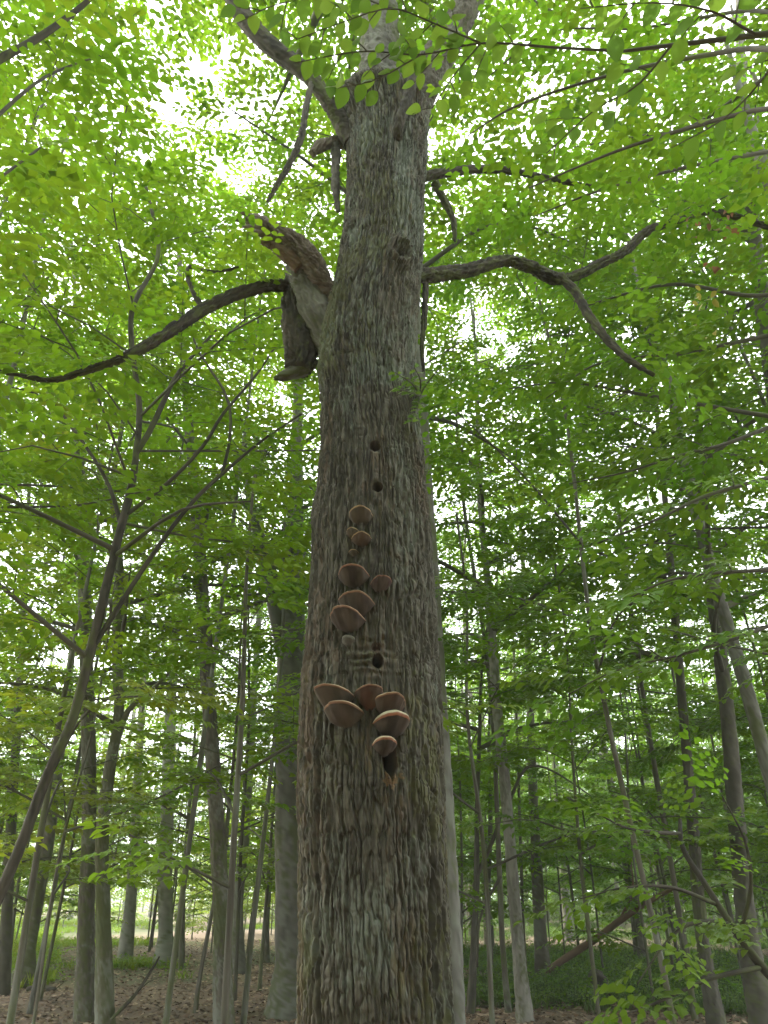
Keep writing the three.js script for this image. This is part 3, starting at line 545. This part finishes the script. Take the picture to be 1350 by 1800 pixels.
// ---------------------------------------------------------------- trees seen in the photograph
// pts: [x, y, width] pixels from the foot up; zd distance; lean on to height H
function photoTree({ name = 'beech_tree', label, group, zd, pts, H = 15, tone = 'grey', flare = 1.3, moss = 0, sides = zd < 14 ? 40 : 14, rough = zd < 14 ? 0.012 : 0, size = 0.9, dz = 0, crownOpt, forks = [], step = zd < 14 ? 0.045 : 0.12 }) {
  const P = pts.map(([x, y], i) => at(x, y, zd + dz * i / Math.max(1, pts.length - 1))), R = pts.map(([, , w], i) => rad(w, P[i]));
  const a = P[0], b = P[1];
  if (a.y > 0.25) { const s = (a.x - b.x) / (a.y - b.y), z = (a.z - b.z) / (a.y - b.y); const x = a.x - s * a.y, zz = a.z - z * a.y; P.unshift(V(x, groundY(x, zz) - 0.15, zz), V(lerp(x, a.x, 0.3), a.y * 0.3, lerp(zz, a.z, 0.3))); R.unshift(R[0] * flare, R[0] * 1.12); }
  else { P[0].y = groundY(a.x, a.z) - 0.15; R[0] *= flare; }
  const e = P[P.length - 1], f = P[P.length - 2], top = R[R.length - 1];
  if (H > e.y + 0.5) {
    const s = clamp((e.x - f.x) / Math.max(0.3, e.y - f.y), -0.35, 0.35), z = clamp((e.z - f.z) / Math.max(0.3, e.y - f.y), -0.3, 0.3), d = H - e.y;
    for (const k of [0.35, 0.7, 1]) { P.push(V(e.x + s * d * k + rr(-0.15, 0.15), e.y + d * k, e.z + z * d * k + rr(-0.15, 0.15))); R.push(lerp(top, 0.02, k)); }
  }
  const o = thing(name, V(P[0].x, 0, P[0].z), label, 'tree', group);
  part('trunk', stem(P, R, { tone, moss, sides, rough, size, step }), barkMat, o);
  for (const f of forks) { const [p, r] = through(f.map(([x, y, w, z]) => [x, y, w, z ?? zd])); part('branch', stem(p, r, { tone: tone === 'pale' ? 'dark' : tone, sides: 8, step: 0.2 }), barkMat, o); }
  if (crownOpt) crown(o, P, { keep: clearOfOak, top: H, ...crownOpt });
  return o;
}
const L_ = { kind: 'light', density: 0.8 }, Rr = { kind: 'deep', density: 0.8 };
// left of the oak
photoTree({ label: 'dark slender tree leaning in from the left edge, forking into two stems', zd: 6.4, pts: [[-30, 1640, 20.0], [35, 1490, 19.2], [80, 1370, 18.4], [125, 1270, 17.6], [158, 1150, 17.6], [185, 1040, 16.0], [208, 945, 14.4], [230, 860, 12.8], [240, 790, 11.2], [245, 720, 10.4]], tone: 'black', H: 9.5, sides: 18, rough: 0.005, size: 0.4, step: 0.06,
  forks: [[[162, 1140, 10.4], [200, 1080, 9.6], [245, 1010, 8.8], [300, 930, 8.0], [350, 870, 7.2], [400, 825, 6.4], [460, 775, 4.8], [530, 728, 3.2]], [[240, 795, 11.2], [262, 760, 10.4], [290, 700, 9.6], [310, 660, 7.2], [380, 580, 4.0]], [[215, 930, 8.8], [190, 850, 6.4], [140, 770, 5.6], [80, 700, 4.0], [0, 675, 2.4]], [[222, 905, 8.0], [300, 845, 6.4], [360, 780, 6.4], [390, 730, 5.6], [450, 660, 4.8], [490, 600, 3.2]], [[390, 835, 6.4], [404, 770, 5.6], [400, 700, 4.8], [345, 610, 4.0], [335, 560, 2.4]]],
  crownOpt: { ...L_, hb: 3.4, n: 30, len: 2.3, limbs: 4, r0: 0.03 } });
photoTree({ label: 'straight pale grey trunk, left of the mossy twin standing beside it', zd: 12.6, pts: [[152, 1790, 30], [152, 1600, 26], [157, 1430, 24], [150, 1100, 22], [143, 880, 18]], tone: 'oak', moss: 0.4, H: 16, crownOpt: { ...L_, hb: 4.5, n: 30, len: 3 } });
photoTree({ label: 'dark mossy trunk close right of the pale one near the left edge', zd: 11.6, pts: [[190, 1810, 29], [182, 1650, 25], [180, 1460, 22], [193, 1350, 20], [208, 1260, 17], [205, 1130, 18], [210, 1000, 14]], tone: 'mossy', moss: 1, H: 11, forks: [[[196, 1340, 14], [225, 1250, 11], [265, 1215, 8], [300, 1180, 5]]], crownOpt: { ...L_, hb: 3.6, n: 26, len: 2.6, limbs: 5 } });
photoTree({ label: 'tall dark straight trunk halfway between the left edge and the oak', zd: 11.8, pts: [[397, 1805, 30], [390, 1640, 28], [383, 1480, 27], [372, 1310, 25], [362, 1170, 23], [355, 1040, 23], [345, 900, 20]], tone: 'oak', moss: 0.8, H: 17, rough: 0.016, size: 0.9, sides: 44, step: 0.04, crownOpt: { ...L_, hb: 5, n: 32, len: 3 } });
photoTree({ label: 'pale beech trunk with flared foot standing in the sunny gap at left', zd: 22, pts: [[291, 1700, 34], [291, 1640, 26], [290, 1540, 25], [294, 1420, 23], [300, 1250, 20]], tone: 'pale', flare: 1.5, H: 20, crownOpt: { kind: 'light', hb: 6, n: 30, len: 3.6, density: 0.8 } });
photoTree({ label: 'pale trunk with broad foot just left of the sunlit gap', zd: 22.5, pts: [[220, 1690, 24], [228, 1600, 20], [236, 1500, 18], [240, 1400, 15]], tone: 'pale', H: 18, crownOpt: { kind: 'light', hb: 6, n: 28, len: 3.4, density: 0.8 } });
photoTree({ label: 'leaning trunk with wide mossy foot near the lower left corner', zd: 17.5, pts: [[38, 1738, 34], [50, 1670, 24], [65, 1590, 21], [85, 1480, 20], [98, 1390, 16]], tone: 'oak', moss: 1, flare: 1.7, H: 15, crownOpt: { kind: 'light', hb: 5, n: 26, len: 3 } });
photoTree({ label: 'thick pale grey trunk with mossy foot directly left of the oak', zd: 13.2, pts: [[508, 1790, 76], [515, 1700, 62], [515, 1550, 60], [514, 1400, 58], [512, 1250, 52], [512, 1150, 50], [516, 1020, 38], [520, 900, 26], [522, 760, 20]], tone: 'grey', moss: 0.9, flare: 1.35, H: 18, sides: 28, rough: 0.012, size: 0.7, step: 0.07,
  forks: [[[508, 1170, 34], [488, 1090, 28], [470, 990, 24], [452, 930, 20], [440, 880, 16], [430, 780, 9]], [[516, 1010, 18], [545, 930, 13], [560, 870, 10], [575, 800, 5]], [[466, 965, 9], [500, 930, 7], [540, 890, 5]]], crownOpt: { ...L_, hb: 7, n: 34, len: 3.4 } });
photoTree({ label: 'slim grey trunk behind, between the tall dark trunk and the thick pale one', zd: 20, pts: [[420, 1715, 24], [418, 1600, 18], [432, 1450, 17], [440, 1300, 14]], tone: 'grey', H: 17, crownOpt: { kind: 'light', hb: 5.5, n: 26, len: 3.2, density: 0.8 } });
photoTree({ label: 'thin stem leaning slightly right, nearest behind the thick pale trunk on its left', zd: 24, pts: [[468, 1700, 10], [470, 1600, 9], [486, 1450, 8]], tone: 'oak', H: 11, crownOpt: { kind: 'light', hb: 4, n: 22, len: 2.6, density: 0.8 } });
photoTree({ label: 'thin straight stem right of the sunlit pale beech', zd: 21, pts: [[322, 1690, 9], [322, 1580, 8], [330, 1450, 7]], tone: 'oak', H: 9, crownOpt: { kind: 'yellow', hb: 3, n: 18, len: 2, density: 0.8 } });
photoTree({ label: 'dark trunk cut by the left edge of the view', zd: 16, pts: [[6, 1740, 26], [10, 1640, 20], [16, 1520, 18]], tone: 'dark', H: 14, crownOpt: { ...L_, hb: 4.5, n: 26, len: 2.8 } });
// right of the oak
photoTree({ label: 'smooth grey trunk half hidden right behind the oak', zd: 8.6, pts: [[798, 1820, 48], [790, 1650, 44], [780, 1450, 40], [768, 1250, 38], [757, 1050, 36], [748, 900, 30], [738, 700, 26], [725, 500, 20], [715, 350, 14]], tone: 'grey', H: 16, sides: 24, step: 0.08, crownOpt: { ...Rr, hb: 7.5, n: 28, len: 3 } });
photoTree({ label: 'slender pale grey pole-straight trunk right of the oak', zd: 12.4, pts: [[924, 1795, 26], [912, 1680, 22], [901, 1540, 20], [888, 1380, 18], [873, 1230, 17], [862, 1080, 14]], tone: 'pale', H: 14, forks: [[[895, 1410, 6], [925, 1350, 5], [960, 1350, 4], [1040, 1400, 2]], [[880, 1540, 5], [845, 1610, 4], [838, 1700, 5]]], crownOpt: { ...Rr, kind: 'mid', hb: 5, n: 28, len: 2.8 } });
photoTree({ label: 'brown trunk behind the slender pale one, at the foot of the leaning log', zd: 19.5, pts: [[956, 1718, 26], [950, 1650, 22], [945, 1550, 20], [938, 1420, 17]], tone: 'oak', H: 16, crownOpt: { ...Rr, hb: 5.5, n: 26, len: 3 } });
photoTree({ label: 'mottled pale trunk leaning left, high on the right side', zd: 9.6, pts: [[1425, 1640, 28], [1345, 1330, 25], [1300, 1170, 23], [1255, 1020, 21], [1215, 860, 19], [1190, 740, 17], [1160, 620, 14]], tone: 'grey', H: 13, sides: 22, step: 0.06, rough: 0.006, size: 0.6, crownOpt: { ...Rr, hb: 5, n: 30, len: 2.6 } });
photoTree({ label: 'dark thick trunk against the lower right edge', zd: 11, pts: [[1338, 1790, 40], [1315, 1640, 34], [1296, 1450, 29], [1278, 1250, 25]], tone: 'dark', moss: 0.5, H: 15, sides: 20, crownOpt: { ...Rr, hb: 4.5, n: 28, len: 2.8 } });
photoTree({ label: 'dark trunk just left of the thick one at the lower right edge', zd: 12, pts: [[1258, 1800, 28], [1235, 1650, 22], [1220, 1480, 19], [1205, 1300, 16]], tone: 'dark', moss: 0.5, H: 15, crownOpt: { ...Rr, hb: 4.5, n: 28, len: 2.8 } });
photoTree({ label: 'slim leaning trunk beyond the fallen log’s upper end', zd: 24, pts: [[1128, 1690, 20], [1115, 1600, 17], [1098, 1500, 15]], tone: 'oak', H: 16, crownOpt: { ...Rr, hb: 5, n: 24, len: 3 } });
photoTree({ label: 'thin crooked stem with a fork, right beside the oak', zd: 13.5, pts: [[826, 1790, 13], [834, 1640, 11], [838, 1540, 10], [838, 1440, 8], [842, 1320, 6]], tone: 'dark', H: 8, forks: [[[838, 1540, 8], [865, 1480, 7], [882, 1430, 4]]], crownOpt: { ...Rr, hb: 3.5, n: 18, len: 1.8 } });
photoTree({ label: 'short bent dark stem behind the crooked forked one', zd: 20, pts: [[858, 1730, 11], [862, 1680, 9], [858, 1560, 9], [862, 1450, 8]], tone: 'dark', H: 10, crownOpt: { ...Rr, hb: 4, n: 20, len: 2.2 } });
photoTree({ label: 'dark forked tree in the upper right corner', zd: 8.2, pts: [[1440, 1300, 40], [1395, 900, 34], [1355, 640, 28], [1330, 450, 24], [1318, 330, 22], [1305, 180, 18], [1300, 0, 14]], tone: 'dark', H: 14, sides: 16, forks: [[[1322, 400, 14], [1290, 300, 11], [1265, 200, 9], [1250, 120, 6]], [[1310, 250, 12], [1340, 180, 9], [1300, 80, 7], [1285, 10, 5]], [[1330, 420, 12], [1240, 370, 9], [1160, 330, 7], [1090, 270, 4]]], crownOpt: { ...Rr, hb: 6, n: 26, len: 2.4 } });
{ // the leaning log
  const g = [[955, 1712, 9, 19], [985, 1690, 11, 18.6], [1020, 1668, 12, 18.2], [1055, 1645, 12, 17.8], [1090, 1618, 11, 17.4], [1140, 1585, 9, 17], [1190, 1558, 6, 16.6]], [p, r] = through(g);
  const o = thing('fallen_log', p[0], 'reddish brown fallen trunk leaning up to the right in the wood', 'log');
  part('trunk', stem(p, r, { tone: 'brown', sides: 12, step: 0.1 }), barkMat, o);
  part('branch', stem([p[4], p[4].clone().add(V(0.3, 0.5, 0.1)), p[4].clone().add(V(0.4, 1.1, 0))], [0.04, 0.03, 0.01], { tone: 'brown', sides: 6 }), barkMat, o);
}

for (const [name, list, label] of [['fallen_branch', [[196, 1792, 5, 11.4], [215, 1772, 7, 11.5], [240, 1745, 6, 11.7], [262, 1712, 5, 11.9], [280, 1682, 3, 12.1]], 'thin curved dead stick rising from the litter beside the dark mossy trunk'], ['fallen_branch', [[48, 1736, 9, 16.6], [75, 1739, 12, 16.6], [98, 1737, 6, 16.5]], 'short dark log lying at the foot of the leaning mossy trunk'], ['fallen_branch', [[830, 1752, 3, 14.2], [870, 1758, 5, 14], [930, 1755, 4, 14], [985, 1749, 2, 14.1]], 'dark stick lying flat on the litter near the pole-straight trunk']]) {
  const [p, r] = through(list); for (const q of p) q.y = Math.max(q.y, groundY(q.x, q.z) + 0.02); if (label.includes('lying')) p.forEach((q, i) => { q.y = groundY(q.x, q.z) + r[i] * 0.8; });
  const o = thing(name, p[0], label, 'branch'); part('stick', stem(p, r, { sides: 8, step: 0.05, tone: 'black', rough: 0.006, size: 0.3 }), barkMat, o);
  part('twig', stem([p[2], p[2].clone().add(V(0.15, 0.12, 0.05)), p[2].clone().add(V(0.35, 0.2, 0.1))], [0.008, 0.006, 0.003], { sides: 4, tone: 'black' }), barkMat, o);
}
{ // an upturned root plate
  const c = at(1052, 1738, 15.5); c.y = groundY(c.x, c.z);
  const o = thing('tree_stump', c, 'small dark rotten stump with stubby roots on the green patch at right', 'stump');
  part('stump', stem([c.clone().add(V(0, -0.1, 0)), c.clone().add(V(0.02, 0.15, 0)), c.clone().add(V(0, 0.34, 0)), c.clone().add(V(0.03, 0.42, 0))], [0.26, 0.19, 0.15, 0.07], { sides: 16, step: 0.03, tone: 'black', rough: 0.03, size: 0.6 }), barkMat, o);
  for (let i = 0; i < 6; i++) { const a = i * 1.05 + 0.3, d = V(Math.cos(a), 0, Math.sin(a)); part('root', stem([c.clone().add(V(0, 0.15, 0)), c.clone().addScaledVector(d, 0.3).add(V(0, 0.1, 0)), c.clone().addScaledVector(d, 0.55).add(V(0, -0.03, 0))], [0.08, 0.05, 0.02], { sides: 7, step: 0.05, tone: 'black', rough: 0.01, size: 0.3 }), barkMat, o); }
}
// ---------------------------------------------------------------- the wood between and behind
const spots = [];
const freeSpot = (x, z, d) => spots.every(([a, b]) => Math.hypot(a - x, b - z) > d);
scene.children.forEach((o) => { if (o.isGroup) spots.push([o.position.x, o.position.z]); });
// the trees described one by one above, by which the others are told apart
const REFS = [[10, 'the far-left dark trunk'], [60, 'the leaning mossy-footed trunk'], [154, 'the straight pale trunk'], [184, 'the dark mossy trunk'], [230, 'the broad-footed pale trunk'], [291, 'the pale beech in the sunny gap'], [388, 'the tall dark trunk'], [418, 'the slim grey trunk'], [512, 'the thick pale trunk'], [660, 'the old oak'], [786, 'the smooth grey trunk'], [836, 'the crooked forked stem'], [908, 'the pole-straight trunk'], [950, 'the brown trunk'], [1050, 'the fallen log'], [1120, 'the slim leaning trunk'], [1240, 'the dark right-hand trunk'], [1310, 'the thick right-edge trunk']];
function whereabouts(x, z) {
  const px = 675 + F * x / (-z * CO), d = -z;
  const how = d < 13 ? 'close' : d < 20 ? 'midway' : d < 32 ? 'deep' : d < 48 ? 'far' : 'farthest';
  if (px < -20 || px > 1370) return how + (px < 0 ? ' beyond the left edge' : ' beyond the right edge');
  let b = REFS[0]; for (const r of REFS) if (Math.abs(r[0] - px) < Math.abs(b[0] - px)) b = r;
  const e = px - b[0];
  return how + ', ' + (Math.abs(e) < 12 ? 'in line with ' : e < 0 ? 'just left of ' : 'just right of ') + b[1];
}
function woodTree(x, z, o) {
  spots.push([x, z]);
  const y = groundY(x, z) - 0.15, H = o.H, lean = V(rr(-0.04, 0.04), 0, rr(-0.04, 0.04));
  const P = [0, 0.06, 0.3, 0.55, 0.8, 1].map((t) => V(x + lean.x * H * t + rr(-1, 1) * 0.012 * H * (t > 0.1), y + H * t, z + lean.z * H * t + rr(-1, 1) * 0.012 * H * (t > 0.1)));
  const r = o.r, g = thing(o.name ?? 'beech_tree', V(x, 0, z), o.label, 'tree', o.group);
  part('trunk', stem(P, [r * 1.3, r * 1.02, r * 0.9, r * 0.75, r * 0.5, 0.02], { tone: o.tone, moss: 0.5, sides: o.far ? 7 : 10, step: o.far ? 0.6 : 0.25, cap: false }), barkMat, g);
  crown(g, P, { keep: clearOfOak, top: H, tone: 'dark', limbs: o.far ? 0 : 3, r0: 0.022, ...o.c });
}
// spreading beeches close by, whose layered boughs fill the upper view
for (const [x, z, H, side] of [[-4.4, -7.2, 14, 'l'], [-5.6, -7, 14, 'l'], [-7, -9.5, 16, 'l'], [-2.6, -10.6, 15, 'l'], [-1.9, -12, 17, 'l'], [-9.5, -13, 17, 'l'], [-5.4, -13.5, 17, 'l'], [3, -9.2, 15, 'r'], [5.6, -8.8, 15, 'r'], [4.4, -12.6, 17, 'r'], [8, -12, 16, 'r'], [1.9, -13.5, 17, 'r'], [6.6, -16, 18, 'r'], [-8.5, -18, 18, 'l'], [-3.4, -17.5, 18, 'l'], [3, -18.5, 18, 'r']])
  woodTree(x, z, { H, r: rr(0.03, 0.045), tone: side === 'l' ? 'grey' : 'oak', label: 'tall thin spreading beech ' + whereabouts(x, z), group: side === 'l' ? 'spreading beeches left of the oak' : 'spreading beeches right of the oak', c: { hb: 4, n: side === 'l' ? 38 : 44, len: 3.2, kind: side === 'l' ? 'light' : 'deep', density: 0.85, limbs: 4, rise: 0.15 } });
// leafy young trees of the understorey
for (let i = 0, k = 0; i < 900 && k < 118; i++) {
  const d = lerp(8, 30, Math.pow(rnd(), 0.8)), a = rr(-0.62, 0.62), x = Math.tan(a) * d, z = -d;
  if (!freeSpot(x, z, 1.15) || Math.abs(x + 0.2) < 0.9 && d < 11 || (x < -2.5 && x / d > -0.32 && x / d < -0.22 && d > 12 && d < 24)) continue;
  const right = x > 0;
  woodTree(x, z, { H: rr(4, 10), r: rr(0.02, 0.045), tone: rnd() < 0.5 ? 'dark' : 'oak', name: 'young_tree', label: 'leafy young tree ' + whereabouts(x, z), group: right ? 'young trees right of the oak' : 'young trees left of the oak', c: { hb: rr(0.5, 1.6), n: right ? 27 : 25, len: rr(1.7, 2.7), kind: right ? (rnd() < 0.3 ? 'mid' : 'deep') : (rnd() < 0.3 ? 'yellow' : 'light'), limbs: 3, r0: 0.02, density: right ? 1.15 : 0.9 } });
  k++;
}
// taller trees further in
for (let i = 0, k = 0; i < 2000 && k < 70; i++) {
  const d = lerp(17, 70, Math.pow(rnd(), 0.85)), a = rr(-0.6, 0.6), x = Math.tan(a) * d, z = -d, right = x > 0, far = d > 32;
  if (!freeSpot(x, z, 1.6) || (!right && (d > 26 ? rnd() < 0.9 : rnd() < 0.6)) || (x < -2 && x / d > -0.34 && x / d < -0.2 && d < 42)) continue;
  woodTree(x, z, { H: rr(13, 22), r: rr(0.08, 0.17), tone: right ? (rnd() < 0.6 ? 'oak' : 'grey') : (rnd() < 0.4 ? 'pale' : 'grey'), far, label: 'tall trunk ' + whereabouts(x, z), group: right ? 'distant trees right of the oak' : 'distant trees left of the oak',
    c: { hb: far ? rr(1, 4) : rr(3, 7), n: far ? 26 : 16, len: rr(2.4, 3.6), kind: right ? 'deep' : 'light', far, density: far ? 0.55 : 0.7, s: far ? 1.2 : 1 } });
  k++;
}
// bushes and seedling trees that close the view at eye height
for (let i = 0, k = 0; i < 900 && k < 110; i++) {
  const d = lerp(20, 58, Math.pow(rnd(), 0.8)), a = rr(-0.6, 0.6), x = Math.tan(a) * d, right = x > 0;
  if (!freeSpot(x, -d, 1)) continue;
  woodTree(x, -d, { H: rr(3, 8.5), r: 0.03, tone: 'oak', far: true, name: 'bush', label: 'low leafy bush ' + whereabouts(x, -d), group: right ? 'bushes right of the oak' : 'bushes left of the oak', c: { hb: 0.3, n: right ? 26 : 38, len: rr(1.6, 2.6), kind: right ? 'deep' : 'yellow', far: true, density: 1 } });
  k++;
}
// trees that stand behind and beside the lens, whose crowns close the roof of leaves
for (const [x, z, H] of [[-5, 1.5, 16], [5.5, 3, 17], [0.5, 7, 18], [-8, -4, 16], [7.8, -3.2, 16], [-6, 8, 17], [8, 9, 17]])
  woodTree(x, z, { H, r: 0.2, tone: 'grey', label: 'beech standing out of view beside or behind the viewpoint', group: 'trees around the viewpoint', c: { hb: 5, n: 34, len: 4.2, kind: 'mid', density: 0.85, limbs: 0, twigy: false } });

// ---------------------------------------------------------------- forest floor cover
{
  const list = [], leaf = leafGeo(0.085, 0.055, 3, -0.25);
  for (let i = 0; i < 60000; i++) {
    const d = 7 + 30 * Math.pow(rnd(), 1.5), a = rr(-0.62, 0.62), x = Math.tan(a) * d, z = -d, k = rr(0.6, 1.25), c = rnd();
    const col = c < 0.45 ? [0.24, 0.16, 0.11] : c < 0.8 ? [0.36, 0.27, 0.2] : [0.13, 0.085, 0.06];
    list.push({ m: M4(V(x, groundY(x, z) + rr(0.005, 0.04), z), EU(rr(-0.5, 0.5), rr(0, 6.28), rr(-0.4, 0.4)), rr(0.8, 1.3)), c: new THREE.Color().setRGB(col[0] * k, col[1] * k, col[2] * k) });
  }
  const o = stuffPart('leaf_litter', leaf, litterMat, list, scene); tag(o, 'dry brown fallen leaves covering the forest floor', 'leaf litter', null, 'stuff');
}
{
  const blades = [];
  for (let i = 0; i < 12; i++) { const g = leafGeo(rr(0.12, 0.3), 0.016, 3, 0.1); g.applyMatrix4(M4(V(rr(-0.07, 0.07), 0, rr(-0.07, 0.07)), EU(0, rr(0, 6.28), rr(0.9, 1.5)))); blades.push(g); }
  const tuft = mergeGeometries(blades), herb = sprayGeo(0.32, 6, 0.07, 0.05, 2), A = [], B = [];
  for (let i = 0; i < 60000; i++) {
    const d = 13 + 50 * Math.pow(rnd(), 1.3), a = rr(-0.6, 0.6), x = Math.tan(a) * d, z = -d, right = x > 0;
    const m = fbm(x * 0.16 + 9, z * 0.16 + 2) + (d > 21 ? 0.06 : -0.04) + (right ? 0.02 : x / d < -0.38 ? 0.05 : -0.1);
    if (m + 0.16 * (fbm(x * 0.9, z * 0.9) - 0.5) + 0.1 * (rnd() - 0.5) < 0.54) continue;
    if (rnd() < 0.45) A.push({ m: M4(V(x, groundY(x, z), z), EU(0, rr(0, 6.28), 0), rr(0.7, 1.4)), c: tint(right ? 'blue' : 'yellow') });
    else B.push({ m: M4(V(x, groundY(x, z) + rr(0.03, 0.2), z), EU(rr(-0.3, 0.3), rr(0, 6.28), rr(-0.2, 0.6)), rr(0.7, 1.4)), c: tint(right ? 'deep' : 'light') });
  }
  tag(stuffPart('grass', tuft, leafMat, A, scene), 'soft green woodland grass in patches between the trunks', 'grass', null, 'stuff');
  tag(stuffPart('ground_cover', herb, leafMat, B, scene), 'low leafy seedlings and herbs scattered over the forest floor', 'ground cover', null, 'stuff');
}
// the far wood that closes the view
{
  const list = [], trunks = [];
  for (let i = 0; i < 26000; i++) {
    const d = rr(62, 105), a = rr(-0.66, 0.66), x = Math.tan(a) * d, right = x > 0, h = 22 * Math.pow(rnd(), 0.9);
    if (!right && (h > 5 || rnd() < 0.5) || h > 13) continue;
    sprayAt(list, V(x, h, -d), V(rr(-1, 1), rr(-0.3, 0.3), rr(-1, 1)), right ? 'deep' : 'light', rr(2, 3.2));
  }
  for (let i = 0; i < 170; i++) {
    const d = rr(60, 100), a = rr(-0.62, 0.62), x = Math.tan(a) * d, r = rr(0.1, 0.25), l = rr(-0.8, 0.8);
    trunks.push(stem([V(x, -0.2, -d), V(x + l * 0.4, 8, -d), V(x + l, 18, -d)], [r, r * 0.8, r * 0.4], { sides: 5, step: 1.5, tone: 'grey', cap: false }));
  }
  const o = thing('far_wood', V(0, 0, -60), 'far-off wood reading as one green mass behind all the trunks', 'wood'); o.userData.kind = 'stuff';
  stuffPart('foliage', FARSPRAYS[0], leafMat, list, o);
  const t = part('trunk', mergeGeometries(trunks), barkMat, o); t.userData.kind = 'stuff';
}
{ // the same wood goes on behind the viewpoint
  const list = [];
  for (let i = 0; i < 16000; i++) { const a = rr(-1.25, 1.25), d = rr(9, 26), x = Math.sin(a) * d, z = Math.cos(a) * d; sprayAt(list, V(x, lerp(0.6, 17, rnd()), z), V(rr(-1, 1), rr(-0.3, 0.3), rr(-1, 1)), 'mid', rr(1.4, 2.4)); }
  const o = thing('wood', V(0, 0, 15), 'leafy wood that continues out of view behind the viewpoint', 'wood'); o.userData.kind = 'stuff';
  stuffPart('foliage', FARSPRAYS[1], leafMat, list, o);
}
console.log('sprays', sprayCount);
renderer.render(scene, camera);
